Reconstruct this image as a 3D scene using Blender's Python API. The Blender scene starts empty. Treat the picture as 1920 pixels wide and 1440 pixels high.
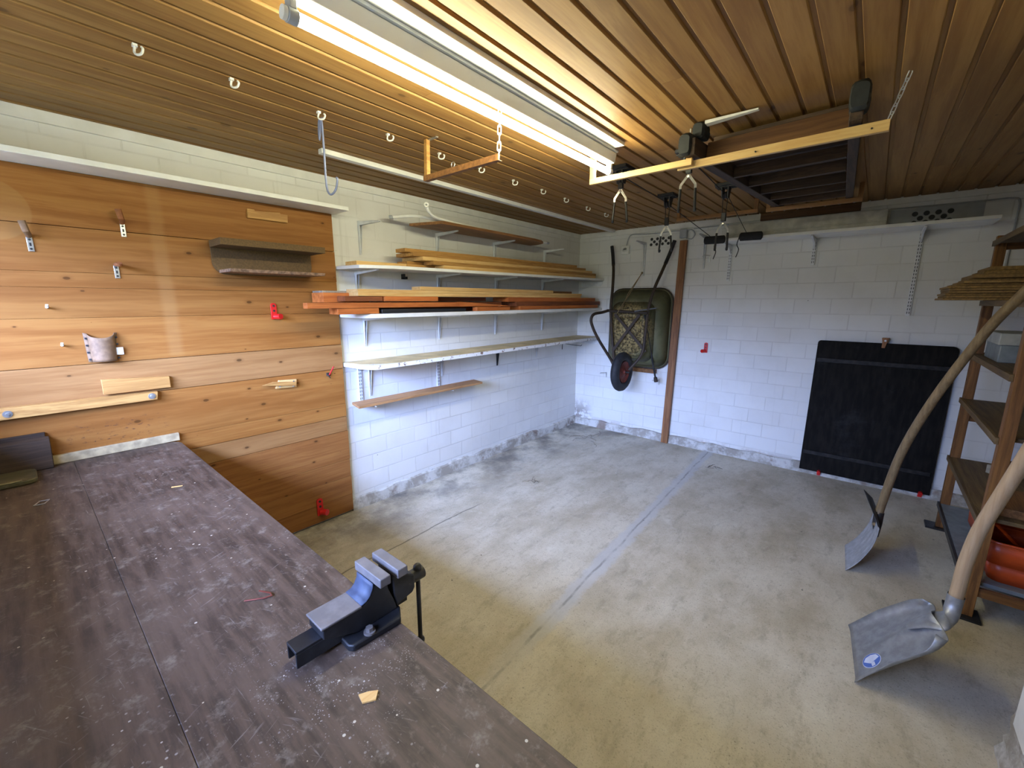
import bpy, bmesh, math, random
from mathutils import Vector, Matrix

random.seed(7)
C = bpy.context.scene.collection
R = math.radians

# ------------------------------------------------------------------ camera, sky, exposure
cam_d = bpy.data.cameras.new('camera')
cam = bpy.data.objects.new('camera', cam_d)
C.objects.link(cam)
YAW, PITCH, ROLL, FPX = -0.70406553, -0.19369965, 0.00278154, 787.264
fw = Vector((math.sin(YAW) * math.cos(PITCH), math.cos(YAW) * math.cos(PITCH), math.sin(PITCH)))
rt = Vector((math.cos(YAW), -math.sin(YAW), 0.0))
up = rt.cross(fw)
r2 = rt * math.cos(ROLL) + up * math.sin(ROLL)
u2 = -rt * math.sin(ROLL) + up * math.cos(ROLL)
mw = Matrix((r2, u2, -fw)).transposed().to_4x4()
mw.translation = Vector((2.645015, -4.303837, 1.454843))
cam.matrix_world = mw
cam_d.sensor_fit = 'HORIZONTAL'
cam_d.sensor_width = 36.0
cam_d.lens = 36.0 * FPX / 1920.0
cam_d.clip_start = 0.02
bpy.context.scene.camera = cam

SKY_STRENGTH = 72.0
SKY_COLOR = (0.37, 0.515, 1.0)
TUBE_STRENGTH = 68.0
TUBE_COLOR = (1.0, 0.97, 0.66)
sc = bpy.context.scene
sc.view_settings.view_transform = 'Standard'
sc.view_settings.look = 'None'
sc.view_settings.gamma = 1.0
sc.view_settings.use_curve_mapping = False
sc.view_settings.exposure = 0.80

world = bpy.data.worlds.new('world')
sc.world = world
world.use_nodes = True
wn, wl = world.node_tree.nodes, world.node_tree.links
wn.clear()
w_out = wn.new('ShaderNodeOutputWorld')
w_bg = wn.new('ShaderNodeBackground')
w_tc = wn.new('ShaderNodeTexCoord')
w_sp = wn.new('ShaderNodeSeparateXYZ')
w_cr = wn.new('ShaderNodeValToRGB')
wl.new(w_tc.outputs['Generated'], w_sp.inputs[0])
wl.new(w_sp.outputs['Z'], w_cr.inputs[0])
w_cr.color_ramp.elements[0].position = 0.02
w_cr.color_ramp.elements[0].color = (0.03, 0.035, 0.03, 1)
w_cr.color_ramp.elements[1].position = 0.24
w_cr.color_ramp.elements[1].color = SKY_COLOR + (1,)
# one side of the sky dimmed to keep daylight off the right back wall
w_mr = wn.new('ShaderNodeMapRange')
wl.new(w_sp.outputs['X'], w_mr.inputs['Value'])
w_mr.inputs['From Min'].default_value = -0.38; w_mr.inputs['From Max'].default_value = 0.14
w_mr.inputs['To Min'].default_value = 0.22; w_mr.inputs['To Max'].default_value = 1.0
w_mx = wn.new('ShaderNodeVectorMath'); w_mx.operation = 'SCALE'
wl.new(w_cr.outputs[0], w_mx.inputs[0]); wl.new(w_mr.outputs[0], w_mx.inputs['Scale'])
wl.new(w_mx.outputs[0], w_bg.inputs['Color'])
w_bg.inputs['Strength'].default_value = SKY_STRENGTH
wl.new(w_bg.outputs[0], w_out.inputs[0])

WIN = (0.15, 2.30, 1.22, 1.95)      # window opening behind the bench: x0, x1, z0, z1
FY = -4.72                          # inner face of the window wall
portal = bpy.data.lights.new('window_portal', 'AREA')
portal.shape = 'RECTANGLE'
portal.size = WIN[1] - WIN[0]
portal.size_y = WIN[3] - WIN[2]
portal.cycles.is_portal = True
po = bpy.data.objects.new('window_portal', portal)
po.location = ((WIN[0] + WIN[1]) / 2, FY - 0.1, (WIN[2] + WIN[3]) / 2)
po.rotation_euler = (R(90), 0, 0)
C.objects.link(po)

# ------------------------------------------------------------------ mesh builder
class MB:
    def __init__(s):
        s.v, s.f, s.a = [], [], []
        s.bid = None
    def add(s, vs, fs):
        o = len(s.v)
        s.v += [tuple(v) for v in vs]
        s.f += [tuple(i + o for i in f) for f in fs]
        if s.bid is not None:
            s.a += [s.bid] * len(fs)
        return s
    def box(s, x0, x1, y0, y1, z0, z1):
        x0, x1 = min(x0, x1), max(x0, x1); y0, y1 = min(y0, y1), max(y0, y1); z0, z1 = min(z0, z1), max(z0, z1)
        v = [(x0, y0, z0), (x1, y0, z0), (x1, y1, z0), (x0, y1, z0), (x0, y0, z1), (x1, y0, z1), (x1, y1, z1), (x0, y1, z1)]
        return s.add(v, [(0, 3, 2, 1), (4, 5, 6, 7), (0, 1, 5, 4), (1, 2, 6, 5), (2, 3, 7, 6), (3, 0, 4, 7)])
    def hexa(s, b, t):
        """bottom quad and top quad, both counter-clockwise seen from the top"""
        return s.add(list(b) + list(t), [(3, 2, 1, 0), (4, 5, 6, 7), (0, 1, 5, 4), (1, 2, 6, 5), (2, 3, 7, 6), (3, 0, 4, 7)])
    def bar(s, p, q, w, h, upv=(0, 0, 1)):
        p, q = Vector(p), Vector(q)
        d = (q - p).normalized()
        u = Vector(upv)
        if abs(d.dot(u)) > 0.98:
            u = Vector((0, 1, 0))
        x = d.cross(u).normalized()
        u = x.cross(d).normalized()
        x *= w / 2; u *= h / 2
        return s.hexa([p - x - u, p + x - u, q + x - u, q - x - u][::1], [p - x + u, p + x + u, q + x + u, q - x + u])
    def prism(s, poly, ext):
        n = len(poly); e = Vector(ext)
        v = [Vector(p) for p in poly] + [Vector(p) + e for p in poly]
        f = [tuple(range(n))[::-1], tuple(range(n, 2 * n))]
        f += [(i, (i + 1) % n, n + (i + 1) % n, n + i) for i in range(n)]
        return s.add(v, f)
    def tube(s, pts, r, seg=10, caps=True, closed=False):
        pts = [Vector(p) for p in pts]
        n = len(pts)
        rs = r if isinstance(r, (list, tuple)) else [r] * n
        rings = []
        prev = None
        for i in range(n):
            if closed:
                d = pts[(i + 1) % n] - pts[i - 1]
            elif i == 0:
                d = pts[1] - pts[0]
            elif i == n - 1:
                d = pts[-1] - pts[-2]
            else:
                d = (pts[i + 1] - pts[i]).normalized() + (pts[i] - pts[i - 1]).normalized()
            d = d.normalized()
            if prev is None:
                u = Vector((0, 0, 1)) if abs(d.z) < 0.9 else Vector((1, 0, 0))
            else:
                u = prev
            x = d.cross(u).normalized()
            u = x.cross(d).normalized()
            prev = u
            rings.append([pts[i] + (x * math.cos(2 * math.pi * k / seg) + u * math.sin(2 * math.pi * k / seg)) * rs[i] for k in range(seg)])
        v = [p for ring in rings for p in ring]
        f = []
        m = n if closed else n - 1
        for i in range(m):
            j = (i + 1) % n
            for k in range(seg):
                l = (k + 1) % seg
                f.append((i * seg + k, i * seg + l, j * seg + l, j * seg + k))
        if caps and not closed:
            f.append(tuple(range(seg))[::-1])
            f.append(tuple(range((n - 1) * seg, n * seg)))
        return s.add(v, f)
    def cyl(s, p, q, r0, r1=None, seg=20):
        return s.tube([p, q], [r0, r0 if r1 is None else r1], seg)
    def lathe(s, prof, c, axis, seg=32):
        """profile of (radius, offset along axis)"""
        a = Vector(axis).normalized()
        u = Vector((0, 0, 1)) if abs(a.z) < 0.9 else Vector((1, 0, 0))
        x = a.cross(u).normalized(); u = x.cross(a).normalized(); c = Vector(c)
        n = len(prof)
        v = [c + a * h + (x * math.cos(2 * math.pi * k / seg) + u * math.sin(2 * math.pi * k / seg)) * max(r, 1e-4) for k in range(seg) for r, h in prof]
        f = [(k * n + i, k * n + i + 1, ((k + 1) % seg) * n + i + 1, ((k + 1) % seg) * n + i) for k in range(seg) for i in range(n - 1)]
        return s.add(v, f)
    def ball(s, c, r, seg=14):
        return s.lathe([(r * math.sin(math.pi * i / 8), -r * math.cos(math.pi * i / 8)) for i in range(9)], c, (0, 0, 1), seg)
    def grid(s, rows):
        n, m = len(rows), len(rows[0])
        v = [p for r_ in rows for p in r_]
        f = [(i * m + j, i * m + j + 1, (i + 1) * m + j + 1, (i + 1) * m + j) for i in range(n - 1) for j in range(m - 1)]
        return s.add(v, f)

def arc(c, r, a0, a1, n, plane='xz'):
    out = []
    for i in range(n + 1):
        a = R(a0 + (a1 - a0) * i / n)
        p, q = r * math.cos(a), r * math.sin(a)
        out.append({'xz': (c[0] + p, c[1], c[2] + q), 'yz': (c[0], c[1] + p, c[2] + q), 'xy': (c[0] + p, c[1] + q, c[2])}[plane])
    return out

def smooth_path(pts, n=6):
    """Catmull-Rom through the points"""
    P = [Vector(p) for p in pts]
    P = [P[0] * 2 - P[1]] + P + [P[-1] * 2 - P[-2]]
    out = []
    for i in range(1, len(P) - 2):
        for k in range(n):
            t = k / n
            a, b, c, d = P[i - 1], P[i], P[i + 1], P[i + 2]
            out.append(0.5 * ((2 * b) + (c - a) * t + (2 * a - 5 * b + 4 * c - d) * t * t + (3 * b - a - 3 * c + d) * t ** 3))
    out.append(P[-2])
    return out

def loc_of(o):
    v = Vector((0, 0, 0))
    while o is not None:
        v += o.location
        o = o.parent
    return v

def obj(name, mb, mat, parent=None, bevel=0.0, origin=None, solid=0.0, subd=0, smooth=35):
    """links the builder's geometry (given in world coordinates) as ONE mesh object"""
    me = bpy.data.meshes.new(name)
    if origin is None and parent is None:
        xs = [v[0] for v in mb.v]; ys = [v[1] for v in mb.v]; zs = [v[2] for v in mb.v]
        origin = ((min(xs) + max(xs)) / 2, (min(ys) + max(ys)) / 2, min(zs))
    base = Vector(origin) if parent is None else loc_of(parent)
    me.from_pydata([tuple(Vector(v) - base) for v in mb.v], [], mb.f)
    if mb.a and len(mb.a) == len(mb.f):
        at = me.attributes.new('bid', 'FLOAT', 'FACE')
        at.data.foreach_set('value', mb.a)
    bm = bmesh.new(); bm.from_mesh(me)
    bmesh.ops.recalc_face_normals(bm, faces=bm.faces)
    bm.to_mesh(me); bm.free()
    for p in me.polygons:
        p.use_smooth = True
    me.set_sharp_from_angle(angle=R(smooth))
    me.materials.append(mat)
    o = bpy.data.objects.new(name, me)
    C.objects.link(o)
    if parent is None:
        o.location = base
    else:
        o.parent = parent
    if solid:
        m = o.modifiers.new('thickness', 'SOLIDIFY'); m.thickness = solid; m.offset = 0
    if bevel:
        m = o.modifiers.new('edge', 'BEVEL'); m.width = bevel; m.segments = 2; m.limit_method = 'ANGLE'; m.angle_limit = R(40)
    if subd:
        m = o.modifiers.new('subd', 'SUBSURF'); m.levels = subd; m.render_levels = subd
    return o

def tag(o, label, cat, group=None):
    o['label'] = label; o['category'] = cat
    if group:
        o['group'] = group
    return o

def thing(name, label, cat, loc, group=None):
    o = bpy.data.objects.new(name, None)
    o.empty_display_size = 0.05
    C.objects.link(o)
    o.location = loc
    return tag(o, label, cat, group)

def solo(name, mb, mat, label, cat, group=None, **k):
    return tag(obj(name, mb, mat, None, **k), label, cat, group)

def struct(name, mb, mat, parent=None, **k):
    o = obj(name, mb, mat, parent, **k)
    if parent is None:
        o['kind'] = 'structure'
    return o

def dup(root, delta, label):
    r = root.copy(); C.objects.link(r)
    r.location = root.location + Vector(delta)
    r['label'] = label
    for ch in list(root.children):
        c = ch.copy(); C.objects.link(c); c.parent = r
        for g in list(ch.children):
            d = g.copy(); C.objects.link(d); d.parent = c
    return r

# ------------------------------------------------------------------ materials
class Mat:
    def __init__(s, name):
        s.m = bpy.data.materials.new(name); s.m.use_nodes = True
        s.n, s.l = s.m.node_tree.nodes, s.m.node_tree.links
        s.b = s.n['Principled BSDF']
    def new(s, t, **k):
        n = s.n.new('ShaderNode' + t)
        for a, v in k.items():
            setattr(n, a, v)
        return n
    def set(s, node, key, val):
        if hasattr(val, 'links') or hasattr(val, 'is_output'):
            s.l.new(val, node.inputs[key])
        elif isinstance(val, (tuple, list)) and len(val) == 3 and node.inputs[key].type == 'RGBA':
            node.inputs[key].default_value = tuple(val) + (1,)
        else:
            node.inputs[key].default_value = val
    def math(s, op, a, b=None, clamp=False):
        n = s.new('Math', operation=op, use_clamp=clamp)
        s.set(n, 0, a)
        if b is not None:
            s.set(n, 1, b)
        return n.outputs[0]
    def pos(s):
        return s.new('NewGeometry').outputs['Position']
    def objc(s):
        return s.new('TexCoord').outputs['Object']
    def sep(s, v):
        n = s.new('SeparateXYZ'); s.l.new(v, n.inputs[0]); return n.outputs
    def comb(s, x, y, z):
        n = s.new('CombineXYZ')
        for i, q in enumerate((x, y, z)):
            s.set(n, i, q)
        return n.outputs[0]
    def vmul(s, v, k):
        n = s.new('VectorMath', operation='MULTIPLY'); s.l.new(v, n.inputs[0]); n.inputs[1].default_value = k; return n.outputs[0]
    def vadd(s, v, w):
        n = s.new('VectorMath', operation='ADD'); s.l.new(v, n.inputs[0]); s.set(n, 1, w); return n.outputs[0]
    def noise(s, v, scale, detail=4, rough=0.55, dist=0.0):
        n = s.new('TexNoise'); s.l.new(v, n.inputs['Vector'])
        n.inputs['Scale'].default_value = scale; n.inputs['Detail'].default_value = detail
        n.inputs['Roughness'].default_value = rough; n.inputs['Distortion'].default_value = dist
        return n.outputs[0]
    def voro(s, v, scale, out='Distance', rnd=1.0, dims='3D'):
        n = s.new('TexVoronoi', voronoi_dimensions=dims); s.l.new(v, n.inputs['Vector'])
        n.inputs['Scale'].default_value = scale; n.inputs['Randomness'].default_value = rnd
        return n.outputs[out]
    def ramp(s, f, a, b, lo=0.0, hi=1.0):
        n = s.new('MapRange'); n.interpolation_type = 'SMOOTHSTEP'
        s.set(n, 'Value', f)
        n.inputs['From Min'].default_value = a; n.inputs['From Max'].default_value = b
        n.inputs['To Min'].default_value = lo; n.inputs['To Max'].default_value = hi
        return n.outputs[0]
    def mix(s, f, a, b, blend='MIX'):
        n = s.new('Mix', data_type='RGBA', blend_type=blend)
        s.set(n, 0, f)
        for k, v in ((6, a), (7, b)):
            if isinstance(v, (tuple, list)):
                n.inputs[k].default_value = tuple(v) + (1,)
            else:
                s.l.new(v, n.inputs[k])
        return n.outputs[2]
    def bump(s, h, strength, dist=0.002):
        n = s.new('Bump'); n.inputs['Strength'].default_value = strength; n.inputs['Distance'].default_value = dist
        s.l.new(h, n.inputs['Height']); s.l.new(n.outputs[0], s.b.inputs['Normal'])
    def out(s, col, rough=0.6, metal=0.0, spec=0.5):
        s.set(s.b, 'Base Color', col); s.set(s.b, 'Roughness', rough); s.set(s.b, 'Metallic', metal)
        s.b.inputs['Specular IOR Level'].default_value = spec
        return s.m

def srgb(r, g, b):
    f = lambda c: (c / 255) / 12.92 if c / 255 <= 0.04045 else ((c / 255 + 0.055) / 1.055) ** 2.4
    return (f(r), f(g), f(b))

def plain(name, col, rough=0.6, metal=0.0, var=0.12, scale=18.0, bump=0.0, spec=0.5, rnd=False):
    m = Mat(name)
    v = m.objc()
    n = m.noise(v, scale, 5)
    dark = tuple(c * (1 - 2.2 * var) for c in col)
    light = tuple(min(1, c * (1 + var)) for c in col)
    c = m.mix(m.ramp(n, 0.3, 0.7), dark, light)
    if rnd:
        c = m.mix(m.ramp(m.new('ObjectInfo').outputs['Random'], 0.0, 1.0, 0.0, 0.45), c, tuple(q * 0.45 for q in col))
    if bump:
        m.bump(n, bump)
    return m.out(c, rough, metal, spec)

def wood(name, light, dark, axis='Y', rough=0.55, knots=0.7, knot_scale=4.0, grain=26.0, attr=False, world_pos=False, extra=None, spec=0.35, flat=None):
    m = Mat(name)
    v = m.pos() if world_pos else m.objc()
    rnd = m.new('ObjectInfo').outputs['Random']
    if attr:
        a = m.new('Attribute', attribute_name='bid').outputs['Fac']
        rnd = m.math('FRACT', m.math('MULTIPLY', a, 0.6180339))
    off = m.comb(m.math('MULTIPLY', rnd, 17.3), m.math('MULTIPLY', rnd, 31.7), m.math('MULTIPLY', rnd, 9.1))
    v0 = v
    v = m.vadd(v, off)
    st = {'X': (0.05, 1, 1), 'Y': (1, 0.05, 1), 'Z': (1, 1, 0.05)}[axis]
    g = m.vmul(v, st)
    wob = m.noise(m.vmul(v, tuple(3 * q + 0.6 for q in st)), 2.0, 2)
    g2 = m.vadd(g, m.vmul(m.comb(wob, wob, wob), (0.035, 0.035, 0.035)))
    n1 = m.noise(g2, grain, 5, 0.6)
    n2 = m.noise(g2, grain * 4.5, 3, 0.6)
    fac = m.math('ADD', m.math('MULTIPLY', n1, 0.7), m.math('MULTIPLY', n2, 0.3))
    col = m.mix(m.ramp(fac, 0.36, 0.64), dark, light)
    big = m.noise(m.vmul(v, tuple(0.6 * q + 0.15 for q in st)), 5.0, 3)
    col = m.mix(m.ramp(big, 0.35, 0.75, 0.0, 0.35), col, tuple(c * 0.72 for c in dark))
    tone = m.ramp(rnd, 0.0, 1.0, 0.93, 1.06)
    tn = m.new('Mix', data_type='RGBA', blend_type='MULTIPLY'); tn.inputs[0].default_value = 1.0
    m.l.new(col, tn.inputs[6]); m.l.new(m.comb(tone, tone, tone), tn.inputs[7])
    col = tn.outputs[2]
    if knots > 0:
        kst = {'X': (0.55, 1, 1), 'Y': (1, 0.55, 1), 'Z': (1, 1, 0.55)}[axis]
        kv = m.vmul(v, kst)
        if flat:
            sp_ = m.sep(kv)
            kv = m.comb(sp_['XYZ'.index(flat[0])], sp_['XYZ'.index(flat[1])], 0.0)
        kd = m.voro(kv, knot_scale, dims='2D' if flat else '3D')
        # the knot radius differs from cell to cell, many cells have none
        kc = m.sep(m.voro(kv, knot_scale, 'Color', dims='2D' if flat else '3D'))[0]
        rad = m.ramp(kc, 0.22, 1.0, 0.0, 0.056)
        kk = m.math('DIVIDE', kd, m.math('ADD', rad, 0.0015))
        col = m.mix(m.ramp(kk, 0.55, 1.0, knots, 0.0), col, tuple(c * 0.22 for c in dark))
        col = m.mix(m.ramp(kk, 0.9, 2.1, 0.35, 0.0), col, tuple(c * 0.7 for c in dark))
    if extra:
        col = extra(m, v0, col)
    m.bump(fac, 0.12, 0.001)
    return m.out(col, rough, 0.0, spec)

def dirt_steel(name, col, rough=0.45, metal=0.8, dust=(0.35, 0.3, 0.25), amt=0.35, spec=0.5):
    m = Mat(name)
    v = m.objc()
    c = m.mix(m.ramp(m.noise(v, 30, 6), 0.35, 0.7), tuple(q * 0.75 for q in col), col)
    d = m.ramp(m.noise(v, 9, 6, 0.7), 0.48, 0.72, 0.0, amt)
    c = m.mix(d, c, dust)
    m.bump(m.noise(v, 160, 3), 0.15, 0.0006)
    return m.out(c, m.math('ADD', m.math('MULTIPLY', d, 0.3), rough), m.math('SUBTRACT', metal, m.math('MULTIPLY', d, metal * 0.9)), spec)

def block_wall(name, horiz):
    m = Mat(name)
    p = m.sep(m.pos())
    h = p['XYZ'.index(horiz)]
    uv = m.comb(h, m.math('SUBTRACT', p[2], 0.115), 0.0)
    wob = m.noise(m.pos(), 7, 3)
    uvw = m.vadd(uv, m.vmul(m.comb(wob, wob, wob), (0.006, 0.006, 0.0)))
    br = m.new('TexBrick'); br.offset = 0.5
    m.l.new(uvw, br.inputs['Vector'])
    br.inputs['Scale'].default_value = 1.0
    br.inputs['Brick Width'].default_value = 0.25
    br.inputs['Row Height'].default_value = 0.125
    br.inputs['Mortar Size'].default_value = 0.0045
    br.inputs['Mortar Smooth'].default_value = 0.45
    br.inputs['Color1'].default_value = (0, 0, 0, 1)
    br.inputs['Color2'].default_value = (1, 1, 1, 1)
    br.inputs['Mortar'].default_value = (0.5, 0.5, 0.5, 1)
    fac = br.outputs['Fac']
    tint = m.sep(br.outputs['Color'])[0]
    v = m.pos()
    base = m.mix(m.ramp(tint, 0.0, 1.0, 0.0, 1.0), (0.70, 0.69, 0.655), (0.735, 0.73, 0.695))
    base = m.mix(m.ramp(m.noise(v, 2.3, 5, 0.65), 0.42, 0.72, 0.0, 0.35), base, (0.56, 0.545, 0.50))
    # mortar joints: mostly painted over, open and grey in places
    op = m.ramp(m.noise(v, 1.7, 4, 0.7), 0.40, 0.66, 0.05 if horiz == 'Y' else 0.10, 0.34)
    base = m.mix(m.math('MULTIPLY', fac, op), base, (0.36, 0.335, 0.29))
    # stains low on the wall where the paint has come off
    low = m.ramp(p[2], 0.08, 0.30, 1.0, 0.0)
    if horiz == 'X':
        cor = m.ramp(h, 0.10, 0.28, 1.0, 0.0)
        low2 = m.math('MULTIPLY', m.math('MULTIPLY', cor, m.ramp(p[2], 0.12, 0.36, 1.0, 0.0)), 1.0)
        peel = m.math('MULTIPLY', low2, m.ramp(m.noise(v, 13, 5, 0.65), 0.42, 0.52))
        base = m.mix(peel, base, (0.30, 0.265, 0.23))
        peel2 = m.math('MULTIPLY', m.ramp(p[2], 0.07, 0.13, 1.0, 0.0), m.ramp(m.noise(v, 6, 5, 0.65), 0.45, 0.6))
        base = m.mix(m.math('MULTIPLY', peel2, 0.6), base, (0.34, 0.28, 0.24))
    drip = m.noise(m.comb(m.math('MULTIPLY', h, 1.0), 0.0, m.math('MULTIPLY', p[2], 0.03)), 26, 3, 0.6)
    base = m.mix(m.math('MULTIPLY', m.ramp(drip, 0.60, 0.70), m.ramp(m.noise(v, 1.1, 2), 0.45, 0.65, 0.0, 0.35)), base, (0.50, 0.48, 0.44))
    hole = m.math('LESS_THAN', m.voro(v, 3.1), 0.011)
    base = m.mix(m.math('MULTIPLY', hole, 0.9), base, (0.08, 0.075, 0.07))
    hgt = m.math('SUBTRACT', m.math('MULTIPLY', m.noise(v, 45, 5, 0.6), 0.25), fac)
    m.bump(hgt, 0.42, 0.003)
    return m.out(base, 0.72, 0.0, 0.3)

def make_floor_mat():
    m = Mat('concrete_floor')
    v = m.pos(); p = m.sep(v)
    n0 = m.noise(v, 0.9, 5, 0.6)
    n1 = m.noise(m.vmul(v, (1.0, 0.55, 1.0)), 3.6, 7, 0.68)
    n2 = m.noise(v, 38, 5, 0.7)
    n3 = m.noise(v, 150, 3, 0.7)
    c = m.mix(m.ramp(n1, 0.34, 0.68), (0.42, 0.365, 0.262), (0.60, 0.55, 0.44))
    c = m.mix(m.ramp(n0, 0.45, 0.70, 0.0, 0.5), c, (0.66, 0.62, 0.51))
    c = m.mix(m.ramp(n2, 0.52, 0.74, 0.0, 0.45), c, (0.28, 0.24, 0.165))
    c = m.mix(m.ramp(n3, 0.30, 0.46, 0.5, 0.0), c, (0.13, 0.12, 0.10))
    n4 = m.noise(m.vmul(v, (1.0, 0.35, 1.0)), 14, 6, 0.75)
    c = m.mix(m.ramp(n4, 0.50, 0.68, 0.0, 0.42), c, (0.26, 0.225, 0.16))
    n5 = m.noise(v, 7, 6, 0.75)
    c = m.mix(m.ramp(n5, 0.54, 0.70, 0.0, 0.35), c, (0.70, 0.67, 0.58))
    pit = m.math('LESS_THAN', m.voro(v, 42), 0.12)
    c = m.mix(m.math('MULTIPLY', pit, m.ramp(m.noise(v, 6, 3), 0.48, 0.58, 0.0, 0.55)), c, (0.14, 0.12, 0.09))
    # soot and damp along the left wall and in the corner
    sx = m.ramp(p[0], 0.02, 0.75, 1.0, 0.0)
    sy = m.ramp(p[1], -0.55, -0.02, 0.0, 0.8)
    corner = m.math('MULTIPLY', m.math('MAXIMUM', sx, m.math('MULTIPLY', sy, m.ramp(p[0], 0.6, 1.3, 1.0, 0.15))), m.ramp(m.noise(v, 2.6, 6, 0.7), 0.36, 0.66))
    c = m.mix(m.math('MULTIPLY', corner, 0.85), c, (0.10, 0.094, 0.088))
    # cement-filled joint running away from the camera
    ln = m.math('SUBTRACT', p[0], m.math('SUBTRACT', 1.566, m.math('MULTIPLY', p[1], 0.036)))
    wob = m.math('MULTIPLY', m.math('SUBTRACT', m.noise(v, 9, 4), 0.5), 0.07)
    dist = m.math('ABSOLUTE', m.math('ADD', ln, wob))
    band = m.math('MULTIPLY', m.ramp(m.math('ADD', dist, m.math('MULTIPLY', m.math('SUBTRACT', n2, 0.5), 0.05)), 0.030, 0.062, 1.0, 0.0), m.ramp(p[1], -3.2, -2.9, 0.25, 0.9))
    c = m.mix(m.math('MULTIPLY', band, 0.75), c, (0.50, 0.505, 0.50))
    wob2 = m.math('MULTIPLY', m.math('SUBTRACT', m.noise(v, 5, 4), 0.5), 0.035)
    crack = m.ramp(m.math('ABSOLUTE', m.math('ADD', ln, wob2)), 0.002, 0.010, 1.0, 0.0)
    crk = m.math('MULTIPLY', crack, m.ramp(m.noise(v, 5.2, 4, 0.7), 0.40, 0.60, 0.15, 1.0))
    c = m.mix(m.math('MULTIPLY', crk, 0.75), c, (0.24, 0.225, 0.20))
    # thin crack by the wall
    ln2 = m.math('ABSOLUTE', m.math('ADD', m.math('SUBTRACT', p[0], 0.62), m.math('MULTIPLY', m.math('SUBTRACT', m.noise(v, 4, 4), 0.5), 0.06)))
    c2 = m.math('MULTIPLY', m.ramp(ln2, 0.003, 0.008, 1.0, 0.0), m.math('MULTIPLY', m.ramp(p[1], -2.4, -2.2, 1.0, 0.0), 0.7))
    c = m.mix(c2, c, (0.11, 0.10, 0.08))
    # crumbs
    sp = m.math('LESS_THAN', m.voro(v, 7.5), 0.035)
    c = m.mix(m.math('MULTIPLY', sp, m.ramp(m.noise(v, 2.2, 2), 0.5, 0.55, 0.0, 0.85)), c, (0.05, 0.045, 0.04))
    h = m.math('SUBTRACT', m.math('ADD', m.math('MULTIPLY', n2, 0.5), m.math('MULTIPLY', n3, 0.3)), m.math('MULTIPLY', crk, 1.2))
    m.bump(h, 0.35, 0.003)
    return m.out(c, 0.75, 0.0, 0.3)

def make_bench_mat():
    m = Mat('bench_board')
    v = m.pos(); p = m.sep(v)
    g = m.noise(m.vmul(v, (0.12, 1.0, 1.0)), 42, 5, 0.65)
    n = m.noise(v, 3.5, 6, 0.65)
    c = m.mix(m.ramp(g, 0.34, 0.66), (0.032, 0.019, 0.012), (0.086, 0.055, 0.037))
    c = m.mix(m.ramp(n, 0.42, 0.68, 0.0, 0.6), c, (0.11, 0.074, 0.052))
    c = m.mix(m.ramp(m.noise(v, 2.0, 5, 0.7), 0.55, 0.72, 0.0, 0.8), c, (0.020, 0.014, 0.011))
    c = m.mix(m.ramp(m.noise(v, 22, 6, 0.75), 0.52, 0.72, 0.0, 0.65), c, (0.205, 0.168, 0.13))
    # scratches in two directions
    for ang, sc_, off in ((0.5, 9.0, 0.0), (-1.1, 7.0, 3.1), (0.1, 11.0, 7.7)):
        ca, sa = math.cos(ang), math.sin(ang)
        a = m.math('ADD', m.math('MULTIPLY', p[0], ca), m.math('MULTIPLY', p[1], sa))
        b = m.math('SUBTRACT', m.math('MULTIPLY', p[1], ca), m.math('MULTIPLY', p[0], sa))
        q = m.comb(m.math('ADD', m.math('MULTIPLY', a, 0.06), off), b, 0.0)
        s_ = m.ramp(m.noise(q, sc_ * 22, 2, 0.6), 0.64, 0.72, 0.0, 1.0)
        c = m.mix(m.math('MULTIPLY', s_, m.ramp(m.noise(v, 4.0 + off, 3), 0.44, 0.62, 0.0, 0.50)), c, (0.22, 0.19, 0.17))
    # sawdust and filings
    sp = m.math('LESS_THAN', m.voro(v, 75), 0.16)
    cl = m.ramp(m.noise(v, 4.5, 4, 0.7), 0.52, 0.70, 0.0, 0.85)
    near = m.ramp(m.math('ABSOLUTE', m.math('SUBTRACT', p[0], 1.98)), 0.10, 0.38, 1.0, 0.25)
    c = m.mix(m.math('MULTIPLY', m.math('MULTIPLY', sp, cl), near), c, (0.55, 0.52, 0.50))
    vx_ = m.math('SUBTRACT', p[0], 1.93); vy_ = m.math('SUBTRACT', p[1], -4.00)
    vd = m.math('SQRT', m.math('ADD', m.math('MULTIPLY', vx_, vx_), m.math('MULTIPLY', vy_, vy_)))
    sv = m.math('MULTIPLY', m.math('LESS_THAN', m.voro(v, 230), 0.24), m.math('MULTIPLY', m.ramp(vd, 0.04, 0.26, 1.0, 0.0), m.ramp(m.noise(v, 30, 4, 0.7), 0.48, 0.62)))
    c = m.mix(m.math('MULTIPLY', sv, 0.8), c, (0.42, 0.40, 0.40))
    sp2 = m.math('LESS_THAN', m.voro(v, 26), 0.07)
    c = m.mix(m.math('MULTIPLY', sp2, m.ramp(m.noise(v, 3.1, 2), 0.45, 0.55, 0.0, 0.7)), c, (0.62, 0.55, 0.42))
    pt = m.math('MULTIPLY', m.ramp(m.noise(v, 13, 6, 0.75), 0.62, 0.72), m.math('MULTIPLY', m.ramp(p[0], 1.9, 2.1, 0.0, 1.0), m.ramp(p[1], -4.0, -3.93, 0.0, 0.5)))
    c = m.mix(pt, c, (0.50, 0.48, 0.50))
    m.bump(m.math('ADD', g, m.noise(v, 60, 4)), 0.25, 0.0015)
    return m.out(c, 0.58, 0.0, 0.45)

PINE_L, PINE_D = srgb(206, 160, 100), srgb(176, 124, 68)

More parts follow.
